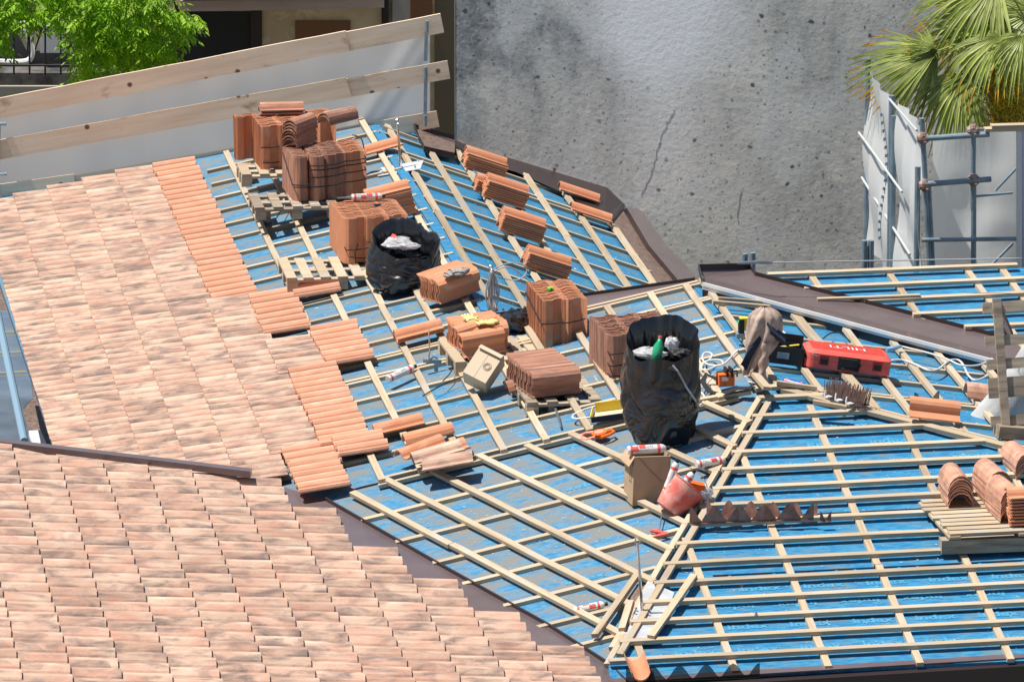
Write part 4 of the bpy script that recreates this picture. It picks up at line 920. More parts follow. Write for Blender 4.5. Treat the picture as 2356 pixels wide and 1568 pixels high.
# ------------------------------------------------------------------ red bucket, tipped
ax = V((.55, .25, .62)).normalized(); M4 = frame(PB.on(1535, 1172, .09), V((.8, -.1, -.6)), ax)
t = empty('bucket', M4, 'dusty red mason bucket tipped over, cans inside', 'bucket')
mb = MB(); mb.grid(lambda a, b: V((math.cos(a * 6.2832), math.sin(a * 6.2832), 0)) * (.105 + .065 * b) + V((0, 0, .25 * b)), 40, 6, closeu=True)
mb.grid(lambda a, b: V((math.cos(a * 6.2832), math.sin(a * 6.2832), 0)) * (.165 - .065 * b) + V((0, 0, .25 - .245 * b)), 40, 6, closeu=True)
mb.add([(math.cos(i * math.pi / 20) * .105, math.sin(i * math.pi / 20) * .105, 0) for i in range(40)], [tuple(range(39, -1, -1))]); mb.add([(math.cos(i * math.pi / 20) * .1, math.sin(i * math.pi / 20) * .1, .006) for i in range(40)], [tuple(range(40))])
mb.build('bucket_shell', m_redd, t, M=I, smooth=True)
MB().tube([V((math.cos(i * math.pi / 20) * .171, math.sin(i * math.pi / 20) * .171, .25)) for i in range(41)], .006, 6).build('rim', m_redd, t, M=I)
MB().tube([V((math.cos(i * math.pi / 14) * .174, -math.sin(i * math.pi / 14) * .05 - .0, .25 + math.sin(i * math.pi / 14) * .13)) for i in range(15)], .003, 5).build('bail_handle', m_galv, t, M=I)
bo = M4 @ V((0, 0, .12))
can(M4 @ V((-.10, -.02, .10)), V((.30, .28, .85)), V((0, -1, 0)), 'left foam can sticking out of the red bucket', group='foam cans in the bucket')
can(M4 @ V((-.02, -.05, .10)), V((.50, .18, .70)), V((0, -1, 0)), 'right foam can sticking out of the red bucket', group='foam cans in the bucket')
tag(MB().box(-.08, .08, -.05, .05, 0, .05).build('small_carton', m_orange, None, frame(M4 @ V((.05, -.02, .26)), V((.8, .1, .3)), V((.2, 0, 1)))), 'small orange and black carton sticking out of the bucket', 'carton')
lump(M4 @ V((.13, .0, .28)), (.09, .07, .06), m_clear, 'crumpled clear plastic bag at the right rim of the bucket', 'plastic bag', 'clear_wrap', 8.8)
# trowel with red grips
t = empty('screwdriver', frame(PB.on(1497, 1222, .06), rl(28, 4), Z), 'screwdriver with red grip lying in front of the bucket', 'screwdriver')
MB().tube([(0, 0, 0), (.08, 0, 0)], .014, 8).build('grip', m_red, t, M=I); MB().tube([(.08, 0, 0), (.24, .25, .06)], .005, 6).build('shaft', m_galv, t, M=I)
t = empty('red_pliers', frame(PB.on(1505, 1234, .05), rl(0), Z), 'short red plastic tube ends lying beside the screwdriver', 'tool')
MB().tube([(0, 0, 0), (.11, .02, .02)], [.013, .018], 10).build('left_grip', m_red, t, M=I); MB().tube([(.0, .1, .02), (.10, .03, .02)], .014, 8).build('right_grip', m_red, t, M=I)

# ------------------------------------------------------------------ combs
def comb(P0, P1, up, n, H, label, mtl=m_comb, solid=False, name='eaves_comb', cat='eaves comb'):
    t = empty(name, frame(P0, P1 - P0, up), label, cat); L = (P1 - P0).length; I = Matrix.Identity(4); s = L / n
    MB().box(0, L, -.012, .012, 0, .008).build('base_strip', mtl, t, M=I)
    for i in range(n):
        mb = MB()
        for k in range(9):
            x = s * (i + k / 8); hh = H * (.15 + .85 * (abs(math.cos(math.pi * (k / 8)))) ** 1.6)
            if k < 8:
                hh2 = H * (.15 + .85 * (abs(math.cos(math.pi * ((k + 1) / 8)))) ** 1.6); mb.add([(x, 0, .0), (x + s / 8, 0, 0), (x + s / 8, 0, hh2), (x, 0, hh)], [(0, 1, 2, 3)])
        mb.build('tooth', mtl, t, M=I)
    return t
c1 = comb(PC.on(1586, 1205, .07), PC.on(1872, 1195, .07), PC.n, 5, .15, 'front row of brown plastic eaves combs lying on a batten right of the bucket')
c2 = comb(PC.on(1625, 1195, .07), PC.on(1880, 1184, .07), PC.n + V((0, .5, 0)), 5, .16, 'rear row of brown plastic eaves combs leaning back on a batten', mtl=m_comb)
comb(PC.on(1886, 1199, .07), PC.on(1912, 1198, .07), PC.n, 1, .09, 'single short brown comb piece right of the comb rows')
comb(PC.on(1440, 1570, .03), PC.on(1748, 1561, .03), Z, 5, .125, 'black perforated bird comb standing on the bottom eave', mtl=m_blacknet, solid=True)
comb(PE.on(2103, 940, .1), PE.on(2160, 945, .1), Z, 1, .14, 'piece of black perforated mesh behind the single tile', mtl=m_blacknet, solid=True)
t = empty('bird_spikes', fp(PE, 1905, 905, .09, -48), 'bristly heap of dark brown bird comb strips beside the red case', 'bird comb')
for j in range(6):
    mb = MB()
    for k in range(26):
        x = k * .015; h = U(.09, .14); lx = U(-.015, .02); mb.add([(x, 0, 0), (x + .010, 0, 0), (x + .009 + lx, -.01, h), (x + .001 + lx, -.01, h)], [(0, 1, 2, 3)])
    mb.box(0, .39, -.006, .006, -.004, .004); mb.build('comb_strip', mat('spike_brown%d' % j, (.12, .07, .06), .5) if j == 0 else mb_m, t, M=Matrix.Translation(V((0, .022 * j - .06, .0))) @ Matrix.Rotation(R(-12), 4, 'X')) if j else None
    if j == 0:
        mb_m = mat('spike_brown', (.13, .075, .065), .5); mb.build('comb_strip', mb_m, t, M=Matrix.Translation(V((0, -.06, 0))))
for j in range(3): MB().box(.06 + .11 * j, .10 + .11 * j, -.14, -.07, 0, .01).box(.06 + .11 * j, .07 + .11 * j, -.14, -.13, 0, .06).build('white_clip', m_white, t, M=I)

# ------------------------------------------------------------------ anchor posts
def post(P, H, label, plate=(.3, .3), up=Z, eye=True, pl=None, yaw=0, lean=(0, 0), rad=.014, pm=m_galv):
    n = pl.n if pl else Z; t = empty('anchor_post', frame(P, rl(yaw), n), label, 'anchor post', 'steel anchor posts'); W = frame(P, rl(yaw), n)
    MB().box(-plate[0] / 2, plate[0] / 2, -plate[1] / 2, plate[1] / 2, 0, .006).build('base_plate', pm, t, M=I)
    for sx in (-1, 1):
        for sy in (-1, 1): MB().tube([(sx * plate[0] * .38, sy * plate[1] * .38, .006), (sx * plate[0] * .38, sy * plate[1] * .38, .035)], .009, 6).build('bolt', m_chrome, t, M=I)
    top = V((lean[0], lean[1], H)); D = W.to_3x3().inverted()
    tp_ = D @ top; MB().tube([(0, 0, .006), tp_ * .5, tp_], [rad, rad * .9, rad * .8], 8).build('rod', m_chrome, t, M=I)
    if eye:
        MB().tube([tp_ + D @ V((math.cos(a) * .018, 0, .02 + math.sin(a) * .02)) for a in [i * math.pi / 6 for i in range(13)]], .006, 6).build('eye', m_chrome, t, M=I)
    return t
post(PA.on(922, 388, .01), .44, 'slim polished anchor post with an eye beside the dark bundle, on a grey plate', (.42, .32), pl=PA, yaw=-5, lean=(-.03, 0), pm=mat('plate_light', (.5, .52, .54), .5))
post(PA.on(1130, 728, .01), .42, 'steel anchor post behind the glove tiles with a coiled cable hanging on it', (.26, .22), pl=PA, yaw=-10)
post(PC.on(1478, 1412, .03), .56, 'tall anchor post standing on the big galvanised plate near the lower hip', (.14, .07), pl=PC, yaw=-12, lean=(-.04, 0), rad=.013)
mb = MB(); q = [PC.on(x, y, .035) for x, y in ((1492, 1338), (1551, 1362), (1535, 1420), (1500, 1478), (1436, 1470), (1462, 1405))]
mb.prism(q[::-1], PC.n * .004); o = mb.build('steel_plate', mat('plate_grey', (.52, .54, .56), .35, (.42, .44, .46), scale=6), None, M=frame(q[0], PC.ex, PC.n), world=True); tag(o, 'big folded galvanised plate over the hip under the tall anchor post', 'metal plate')
mb = MB(); q = [PB.on(x, y, .035) for x, y in ((1465, 1345), (1482, 1350), (1458, 1410), (1434, 1466), (1424, 1440), (1440, 1400))]
mb.prism(q[::-1], PB.n * .004); o = mb.build('side_wing', m_browns, o, world=True)
tj = post(PE.on(1758, 877, .03), .52, 'anchor post hidden under the beige work jacket at the ridge end', (.30, .24), pl=PE, yaw=8, pm=mat('plate_pale', (.50, .52, .54), .4), eye=False)

# ------------------------------------------------------------------ jacket on the post
jb = PE.on(1742, 872, .03)
mbj = MB()
def jk(a, b):
    th = a * 2 * math.pi; z = .57 * (1 - b) + .04
    if b < .12: w = .028 + .085 * math.sin(b / .12 * 1.57)
    else: w = .113 + .022 * math.sin(b * 5) - .055 * max(0, b - .55) / .45
    fold = .022 * math.sin(th * 5 + b * 4) * min(1, b * 2) + .010 * math.sin(th * 9 + b * 9)
    cx = .06 - .10 * b + .03 * math.sin(b * 4)
    return V((cx + (w + fold) * math.cos(th) * 1.0, (w * .8 + fold) * math.sin(th), z))
mbj.grid(jk, 56, 30, closeu=True)
t = empty('work_jacket', fl(jb), 'beige and navy work jacket draped over the anchor post', 'jacket'); mbj.build('jacket_cloth', m_jacket, t, M=I, smooth=True)
mbj = MB(); mbj.grid(lambda a, b: V((.07 + .16 * b + .02 * math.sin(a * 6.28 * 2), -.10 + .06 * math.sin(a * 6.2832) + .03 * b, .46 - .14 * b + (.05 - .02 * b) * math.cos(a * 6.2832))), 20, 10, closeu=True); mbj.build('navy_collar', m_navy, t, M=I, smooth=True)
mbj = MB(); mbj.grid(lambda a, b: V((-.03 - .13 * b + .05 * a, -.075 + .015 * math.sin(a * 5 + b * 6), .40 - .26 * b + .02 * math.sin(a * 3) - .05 * a)), 8, 10); mbj.build('navy_sleeve', m_navy, t, M=I, smooth=True)
mbj = MB(); mbj.grid(lambda a, b: V((.06 + .035 * math.cos(a * 6.28) - .05 * b, -.12 + .03 * math.sin(a * 6.28), .34 - .3 * b)) + V((.012 * math.sin(b * 14 + a * 6), 0, 0)), 16, 14, closeu=True); mbj.build('hanging_sleeve', m_jacket, t, M=I, smooth=True)
# ------------------------------------------------------------------ drill, toolbox, case
t = empty('cordless_drill', fl(PA.on(1703, 778, .07)), 'yellow and black cordless drill half hidden behind the jacket', 'drill')
MB().box(0, .07, 0, .07, .07, .17).build('motor_housing', m_yellow, t, M=I); MB().box(-.01, .035, -.005, .06, .04, .16).build('black_grip', m_blk, t, M=I); MB().box(-.03, .04, -.01, .07, 0, .04).build('battery', m_steelp, t, M=I); MB().box(-.015, .0, .0, .03, .13, .15).build('green_band', m_gr, t, M=I)
M5 = fp(PE, 1763, 833, .07, -6); t = empty('toolbox', M5, 'open black plastic toolbox behind the beige jacket', 'toolbox')
mb = MB(); mb.box(0, .30, 0, .008, 0, .15); mb.box(0, .30, .192, .2, 0, .15); mb.box(0, .008, .008, .192, 0, .15); mb.box(.292, .30, .008, .192, 0, .15); mb.box(.008, .292, .008, .192, 0, .01); mb.build('box_shell', m_blk, t, M=I)
MB().box(0, .30, .20, .21, .10, .22).build('open_lid', m_blk, t, M=I); MB().tube([(.1, .1, .12), (.26, .1, .16)], .01, 6).build('yellow_tool', m_yellow, t, M=I); MB().box(.08, .18, -.006, 0, .05, .10).build('latch', m_steelp, t, M=I)
M6 = fp(PE, 1852, 845, .075, -3) ; t = empty('tool_case', M6, 'long red plastic power tool case with black handle and latches', 'tool case')
def rbox(mb, L, W, z0, z1, ins, r=.06):
    pts = []
    def ring(k, z): 
        o = []
        for (cx, cy, a0) in ((L - r - k, W - r - k, 0), (r + k, W - r - k, 90), (r + k, r + k, 180), (L - r - k, r + k, 270)):
            for q in range(5): a = R(a0 + q * 22.5); o.append((cx + r * math.cos(a), cy + r * math.sin(a), z))
        return o
    rs = [ring(ins[0], z0), ring(0, z0 + .012), ring(0, z1 - .03), ring(ins[1], z1)]
    vs = [q for rr_ in rs for q in rr_]; n = 20
    mb.add(vs, [(i * n + k, i * n + (k + 1) % n, (i + 1) * n + (k + 1) % n, (i + 1) * n + k) for i in range(3) for k in range(n)] + [tuple(range(n - 1, -1, -1)), tuple(3 * n + k for k in range(n))])
mb = MB(); rbox(mb, .72, .36, 0, .075, (.012, .0)); mb.build('case_bottom', m_red, t, M=I)
mb = MB(); rbox(mb, .72, .36, .077, .16, (.0, .035)); lid = mb.build('case_lid', m_red, t, M=I)
mb = MB()
for k in range(7): mb.box(.05, .67, .06 + k * .04, .075 + k * .04, .1595, .165)
mb.build('lid_ribs', m_red, t, M=I)
mb = MB()
for k in range(9): mb.box(-.003, .0, .03 + k * .034, .05 + k * .034, .01, .07)
for k in range(6): mb.box(.01 + k * .0, .012, 0, 0, 0, 0)
mb.build('side_ribs', m_red, t, M=I)
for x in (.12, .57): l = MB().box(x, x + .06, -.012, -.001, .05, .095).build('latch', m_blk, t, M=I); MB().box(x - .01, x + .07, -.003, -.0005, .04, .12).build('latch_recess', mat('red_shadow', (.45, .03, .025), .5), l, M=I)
mb = MB(); mb.box(.27, .45, -.006, -.001, .015, .13); mb.build('handle_recess', m_blk, t, M=I)
MB().tube([(.28, -.012, .115), (.42, -.016, .115), (.455, -.014, .08), (.44, -.014, .03), (.30, -.012, .03)], .008, 6).build('handle', m_blk, t, M=I)
tv, tf = text_mesh('HILTI', .115, None, .004, sx=1.2); MB().add(tv, tf).build('lettering', m_white, lid, M=Matrix.Translation(V((.36, .19, .1665))) @ Matrix.Rotation(math.pi, 4, 'Z'))
tv, tf = text_mesh('HILTI', .035, None, .001); MB().add(tv, tf).build('lettering', m_white, lid, M=Matrix.Translation(V((.08, .0, .12))) @ Matrix.Rotation(R(85), 4, 'X'))
# remote control with belt
t = empty('remote_control', fl(PA.on(1655, 890, .06), 5), 'orange crane remote control with black levers and shoulder belt', 'remote control')
MB().box(0, .13, 0, .12, 0, .10).build('orange_case', m_orange, t, M=I); MB().box(.02, .075, -.004, -.001, .05, .085).build('label_plate', m_white, t, M=I); MB().tube([(.05, -.006, .02), (.05, -.001, .02)], .013, 12).build('stop_button', m_red, t, M=I)
MB().tube([(-.02, .0, .02), (-.02, 0, .13), (.15, 0, .13), (.15, 0, .08)], .008, 6).build('guard_bar', m_blk, t, M=I); MB().box(.06, .075, -.01, .1, .08, .15).box(.10, .115, -.01, .1, .08, .15).build('levers', m_blk, t, M=I)
MB().strip([(0, .05, .05), (-.08, .12, .08), (-.14, .02, .05), (-.12, -.12, .0), (-.02, -.2, -.02), (.08, -.18, -.01)], .045, .006, V((0, -.3, 1))).build('belt', m_blk, t, M=I)
tag(MB().strip([PA.on(1665, 905, .09), PA.on(1700, 893, .09), PA.on(1732, 893, .09)], .09, .006, Z).build('rubber_scrap', m_blk, None, world=True), 'black rubber scrap lying right below the orange remote control', 'scrap')

# ------------------------------------------------------------------ cables
def spline(pts, k=8):
    out = []
    for i in range(len(pts) - 1):
        p0, p1, p2, p3 = pts[max(i - 1, 0)], pts[i], pts[i + 1], pts[min(i + 2, len(pts) - 1)]
        for j in range(k):
            s = j / k; out.append(.5 * ((2 * p1) + (p2 - p0) * s + (2 * p0 - 5 * p1 + 4 * p2 - p3) * s * s + (3 * p1 - p0 - 3 * p2 + p3) * s ** 3))
    return out + [pts[-1]]
def cable(pts, rad, mtl, label, cat='cable'):
    pts = [V(q) for q in pts]; mb = MB(); mb.tube(spline(pts), rad, 7); M = Matrix.Translation(pts[0]); return tag(mb.build('cable', mtl, None, M=M, smooth=True, world=True), label, cat)
E_ = lambda x, y, h=.08: PE.on(x, y, h)
A_ = lambda x, y, h=.08: PA.on(x, y, h)
cable([E_(*c(10, x, y)) for x, y in ((700, 1150), (820, 1150), (960, 1200), (1080, 1255), (1180, 1245), (1290, 1160), (1380, 1145), (1440, 1190), (1500, 1310), (1580, 1360), (1700, 1310))], .009, m_cable, 'white cable snaking right of the red case, lower line')
cable([E_(*c(10, x, y), .11) for x, y in ((690, 1020), (780, 1005), (900, 1030), (1100, 1080), (1280, 1140), (1400, 1195), (1520, 1210), (1640, 1190), (1750, 1130))], .008, m_cable, 'white cable running from the plug towards the upright pallet, upper line')
tag(MB().tube([E_(*c(10, 640, 1040), .10), E_(*c(10, 700, 1030), .11), E_(*c(10, 785, 1005), .11)], [.022, .024, .015], 10).build('plug', mat('plug_blue', (.25, .45, .62), .4), None, world=True), 'pale blue and white plug connector right of the red case', 'plug')
cable([E_(*c(9, x, y), .1) for x, y in ((1050, 660), (1120, 710), (1190, 780), (1250, 860))], .007, m_cable, 'thin pale cable from the jacket down to the red case')
cable([E_(*c(9, x, y), .1) for x, y in ((1550, 790), (1620, 740), (1700, 730), (1760, 760), (1830, 820))], .006, m_blk, 'thin black cord arching behind the red case')
cable([A_(*c(9, x, y), .09) for x, y in ((660, 910), (600, 970), (520, 1050), (440, 1075), (340, 1060), (290, 1010), (300, 950), (360, 940), (390, 970), (350, 1020), (290, 1060), (280, 1110), (340, 1120), (430, 1080), (500, 1060), (480, 1020), (400, 1015), (300, 1040), (275, 1090))], .008, m_cable, 'white cable looped in a tangle right of the tall black bag')
cable([A_(*c(9, x, y), .07) for x, y in ((400, 1170), (330, 1200), (280, 1270), (262, 1310), (300, 1290), (360, 1230), (400, 1190))], .008, m_cable, 'white cable loops behind the orange remote control')
cable([PB.on(*c(9, x, y), .05) for x, y in ((255, 1345), (290, 1370), (310, 1410), (300, 1450), (260, 1490))], .008, m_cable, 'short white cable end poking out low behind the tall bag')
cable([A_(*c(7, x, y), .06) for x, y in ((2450, 1210), (2340, 1230), (2200, 1270), (2090, 1320), (2065, 1355), (2110, 1370), (2230, 1355), (2300, 1350))], .009, m_cable, 'thick white cable bending in a U left of the tall bag')
pcab = A_(1130, 600, .40)
pts = []
top = PA.on(1130, 728, .01) + V((0, -.03, .42))
for k in range(7):
    w = U(.015, .05); d0 = U(.34, .46); ox = U(-.02, .05)
    pts += [top + V((ox * .3, -.01 * k, 0)), top + V((ox - w, -.02, -d0 * .5)), top + V((ox, -.03, -d0)), top + V((ox + w, -.02, -d0 * .5))]
pts.append(top)
cable(pts, .0045, m_cableg, 'grey wire rope coil hanging in long loops from the anchor post')
cable([top + V(q) for q in ((0, 0, 0), (.12, 0, .06), (.26, .05, .05), (.31, .05, -.02), (.24, 0, -.08), (.10, 0, -.07), (.02, 0, -.02), (.16, .05, .02), (.34, .1, -.12), (.42, .1, -.16))], .0055, m_cableg, 'wide grey wire loop springing right from the coiled rope')
cable([A_(*c(5, x, y), .1) for x, y in ((560, 1520), (660, 1380), (760, 1200), (800, 1090))], .005, m_strap, 'cut black strap trailing down left of the front pallet', 'strap')
cable([A_(*c(7, x, y), .08) for x, y in ((500, 1130), (620, 1060), (780, 980), (940, 920))], .006, m_strap, 'cut black strap lying left of the tilted cardboard box', 'strap')
cable([A_(*c(7, x, y), .10) for x, y in ((710, 975), (780, 900), (825, 820))], .005, m_strap, 'short curled black strap end beside the middle pallet', 'strap')
cable([A_(*c(7, x, y), .06) for x, y in ((640, 300), (760, 260), (900, 200), (1000, 140))], .005, m_strap, 'black strap lying below the tile pile with the grey glove', 'strap')
cable([PC.on(1880, 1100 + 0, .07) + V(q) for q in ((0, 0, 0), (.01, .0, 0))], .003, m_strap, 'tiny black scrap on the front slope', 'scrap') if False else None
zc = atz(*c(5, 1440, 540), zt + .42)
cable([zc + V(q) for q in ((.05, 0, .01), (-.02, -.05, -.02), (-.07, -.1, -.10), (-.07, -.1, -.22), (-.03, -.1, -.36), (.0, -.1, -.42))], .007, m_cableg, 'grey cut strap bowed over the front of the dark strapped bundle', 'strap')
cable([zc + V(q) for q in ((.02, .05, .03), (.10, .0, .01), (.13, -.05, -.08), (.14, -.06, -.22), (.15, -.06, -.36))], .006, m_strap, 'black cut strap hanging at the right of the dark bundle', 'strap')
o = tag(MB().tube([A_(*c(7, 1885, 1260), .03), A_(*c(7, 1915, 1350), .03), A_(*c(7, 1945, 1460), .03)], [.01, .014, .009], 6).build('metal_bar', m_galv, None, world=True), 'short bright metal bar lying left of the U shaped cable', 'bar')

# ------------------------------------------------------------------ chips and dust (uncountable)
mb = MB(); random.seed(21)
regs = [(PA, [(880, 700), (1650, 680), (1760, 880), (900, 1090)], 700), (PB, [(900, 1120), (1740, 930), (1560, 1240), (1420, 1480), (900, 1190)], 600), (PC, [(1760, 930), (2350, 1060), (2350, 1500), (1450, 1530)], 450), (PE, [(1720, 800), (2280, 860), (2340, 1030), (1900, 900)], 160), (PF, [(900, 320), (1380, 500), (1500, 660), (1180, 690)], 160), (PA, [(480, 390), (860, 640), (880, 900), (640, 600)], 200)]
for pl, poly, n in regs:
    xs = [q[0] for q in poly]; yy = [q[1] for q in poly]; k = 0
    while k < n:
        x, y = U(min(xs), max(xs)), U(min(yy), max(yy))
        if not inside((x, y), poly): continue
        k += 1; s = U(.003, .0085) * (2 if rnd() < .04 else 1); P = pl.on(x, y, .004); a = U(0, 6)
        d1 = V((math.cos(a), math.sin(a), 0)) * s * U(1, 2.4); d2 = V((-math.sin(a), math.cos(a), 0)) * s * .5
        mb.add([P - d1, P + d2, P + d1, P - d2, P + Z * s * .5], [(0, 1, 4), (1, 2, 4), (2, 3, 4), (3, 0, 4)])
tag(mb.build('wood_chips', mat('chip', (.66, .60, .48), .9), None, world=True), 'pale wood chips and grit scattered over the blue membrane', None, kind='stuff')
random.seed(5)
for i, (k, x, y) in enumerate(((13, 2065, 900),)):
    tag(MB().tube([(0, 0, 0), (0, 0, .03)], [.016, .004], 8).build('metal_cone', m_galv, None, fl(PC.on(*c(k, x, y), .066))), 'small metal cone standing on a batten of the front slope', 'fitting')
tag(lump(PC.on(*c(13, 1915, 600), .01), (.02, .01, .008), m_redd, None, None, 'red_scrap', 2), 'tiny red scrap on the blue front slope', 'scrap')

# ================================================================== BACKGROUND
# ---- site fence behind the left slope
FN = VP0(PA.on(100, 432), PA.on(850, 285) - PA.on(100, 432))
fen = empty('site_fence', Matrix.Translation(FN.on(980, 295)), 'long fence of rough timber boards with grey debris netting behind the left slope', 'fence')
def fboard(q, h, name='fence_board', th=.026, m=m_board):
    """q: top-left, top-right, bottom-right, bottom-left in photo units"""
    P = [FN.on(x, y, h) for x, y in q]; d = (P[1] - P[0]).normalized(); M = frame(P[0], d, FN.n); I_ = M.inverted(); L = [I_ @ p for p in P]
    mb = MB(); n = max(3, int((P[1] - P[0]).length / .25)); vs = []
    for i in range(n + 1):
        k = i / n; a = L[0].lerp(L[1], k) + V((0, U(-.003, .003), 0)); b = L[3].lerp(L[2], k) + V((0, U(-.003, .003), 0)); vs += [a, b, b - V((0, 0, th)), a - V((0, 0, th))]
    mb.add(vs, [(i * 4 + k, i * 4 + (k + 1) % 4, i * 4 + 4 + (k + 1) % 4, i * 4 + 4 + k) for i in range(n) for k in range(4)] + [(3, 2, 1, 0), (n * 4, n * 4 + 1, n * 4 + 2, n * 4 + 3)])
    return mb.build(name, m, fen, M=fen.matrix_world.inverted() @ M)
fboard(((-40, 234), (795, 71), (804, 117), (-40, 281)), .06)
fboard(((770, 79), (1013, 32), (1022, 76), (775, 124)), .03)
fboard(((14, 319), (795, 178), (810, 223), (30, 361)), .06); fboard(((-40, 330), (60, 311), (60, 357), (-40, 375)), .03)
fboard(((775, 186), (1029, 139), (1036, 181), (775, 230)), .03)
fboard(((-40, 430), (170, 400), (175, 446), (-40, 475)), .06); fboard(((150, 408), (560, 337), (570, 383), (150, 455)), .03)
fboard(((770, 297), (1004, 255), (1011, 292), (775, 335)), .03)
def hills(a, b): 
    x = -60 + 1050 * a; yt = 236 - (x + 40) * .193; yb = 475 - (x + 40) * .17
    y = yt + (yb - yt) * b; k = .002 * math.sin(a * 60) + .008 * mnoise.noise(V((a * 9, b * 2, 0)))
    if x > 800: k += .018 * max(0, 1 - abs((x - 800) / 190 - (1 - b) * 1.0) * 5) + .012 * max(0, 1 - abs((x - 840) / 190 - (1 - b)) * 9)
    return FN.on(min(x, 989), y, -.02 - .12 * (1 - b) + k)
mb = MB(); mb.grid(hills, 160, 24); mb.build('debris_netting', m_net, fen, world=True, smooth=True)
for (a, b) in (((982, 55), (979, 140)), ((980, 162), (978, 290)), ((-2, 284), (-6, 460))):
    P0, P1 = FN.on(*a, .065), FN.on(*b, .065); mb = MB(); mb.strip([P1, P0], .035, .012, FN.n); mb.build('metal_post', m_galv, fen, world=True)
for (x, y) in ((982, 60), (979, 166), (978, 277)):
    P = FN.on(x, y, .085); MB().tube([P - Z * .06, P + Z * .05], .018, 8).build('clamp', m_steelp, fen, world=True)
for (x, y) in ((4, 285), (5, 400)):
    P = FN.on(x, y, .07); MB().tube([P - FN.ex * .1, P + FN.ex * .045], .018, 8).build('pipe_stub', m_steelp, fen, world=True)

# ---- yellowish house behind
HY = 25.0; HP = VP0(V((0, HY, 0)), V((1, .04, 0)))
bh = empty('plaster_house', Matrix.Translation(V((-4, HY, 0))), 'shaded house of ochre plaster with dark openings and brown frames behind the fence', 'house')
def hq(q, h, th, name, m):     # slab whose front face covers the given outline
    P = [HP.on(x, y, h) for x, y in q]; mb = MB(); mb.prism(P, -HP.n * th); return mb.build(name, m, bh, world=True)
hq(((345, -200), (345, 700), (1300, 700), (1300, -200)), 0, .4, 'wall', m_plaster)
hq(((-300, 168), (-300, 700), (344, 700), (344, 168)), -.1, .4, 'stone_base', m_stone)
hq(((-300, 199), (-300, 700), (205, 700), (205, 199)), -.02, .07, 'plinth', m_beige)
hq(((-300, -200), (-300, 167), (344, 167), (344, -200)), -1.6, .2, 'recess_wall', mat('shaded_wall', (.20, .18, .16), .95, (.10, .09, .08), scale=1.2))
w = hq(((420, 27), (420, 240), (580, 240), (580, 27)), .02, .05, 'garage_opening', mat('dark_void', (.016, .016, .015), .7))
hq(((577, 27), (577, 240), (603, 240), (603, 27)), .05, .06, 'door_post', m_dframe)
hq(((371, 60), (371, 240), (420, 240), (420, 60)), .02, .05, 'dark_panel', m_dframe)
f_ = hq(((679, 49), (679, 200), (806, 200), (806, 49)), .03, .06, 'window_frame', m_frame)
MB().prism([HP.on(x, y, .045) for x, y in ((695, 64), (695, 200), (790, 200), (790, 64))], -HP.n * .01).build('pane', m_darkglass, f_, world=True)
for (x0, x1) in ((676, 679), (806, 810)): pass
hq(((415, 2), (415, 27), (884, 18), (884, -3)), .75, .75, 'eave_beam', m_beam); hq(((418, -40), (418, 1), (890, -4), (890, -40)), .9, .9, 'roof_edge', m_brownd)
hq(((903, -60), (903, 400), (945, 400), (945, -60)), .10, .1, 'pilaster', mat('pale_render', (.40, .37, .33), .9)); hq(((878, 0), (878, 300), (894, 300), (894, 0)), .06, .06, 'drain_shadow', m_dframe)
hq(((1000, -60), (1000, 400), (1046, 400), (1046, -60)), .04, .04, 'shaded_plaster', mat('shaded_plaster', (.16, .125, .075), .95))  # plaster strip with its shade put into the brown colour
w = hq(((944, -60), (944, 60), (995, 60), (995, -60)), .12, .06, 'door_frame', m_frame); MB().prism([HP.on(x, y, .13) for x, y in ((957, -60), (957, 22), (983, 22), (983, -60))], -HP.n * .02).build('red_panel', mat('deep_red', (.22, .04, .02), .5), w, world=True)
P0 = HP.on(345, 110, .12); P1 = HP.on(345, 400, .12); MB().tube([P0, P1], .055, 12).build('drain_pipe', mat('pale_pipe', (.55, .53, .50), .5), bh, world=True)
P0 = HP.on(888, 0, .14); P1 = HP.on(888, 45, .14); MB().tube([P0, P1], .03, 8).build('shutter_hook', m_blk, bh, world=True)
# balcony railing and things behind it
rail = empty('balcony_railing', Matrix.Translation(HP.on(150, 168, .3)), 'thin black iron railing under the green foliage at the top left', 'railing')
for x in range(-40, 340, 36): MB().tube([HP.on(x, 172, .3), HP.on(x, 20, .3)], .012, 6).build('bar', m_blk, rail, world=True)
for y in (24, 150): MB().tube([HP.on(-60, y, .3), HP.on(340, y, .3)], .018, 6).build('hand_rail' if y < 100 else 'bottom_rail', m_blk, rail, world=True)
ch = empty('garden_chair', Matrix.Translation(HP.on(60, 160, -.6)), 'pale curved garden chair behind the railing at the top left', 'chair')
MB().tube(spline([HP.on(x, y, -.5) for x, y in ((-10, 142), (55, 142), (72, 130), (72, 105), (60, 80), (40, 62))]), .035, 8).build('tubular_frame', m_white, ch, world=True)
MB().prism([HP.on(x, y, -.6) for x, y in ((30, 55), (60, 115), (120, 120), (170, 112), (175, 70), (140, 40))], -HP.n * .1).build('cushion', m_beige, ch, world=True)
o = MB().prism([HP.on(x, y, -.4) for x, y in ((95, 60), (92, 122), (190, 122), (190, 60))], -HP.n * .3).build('white_table', m_white, None, world=True); tag(o, 'white table edge showing between leaves at the top left', 'table')
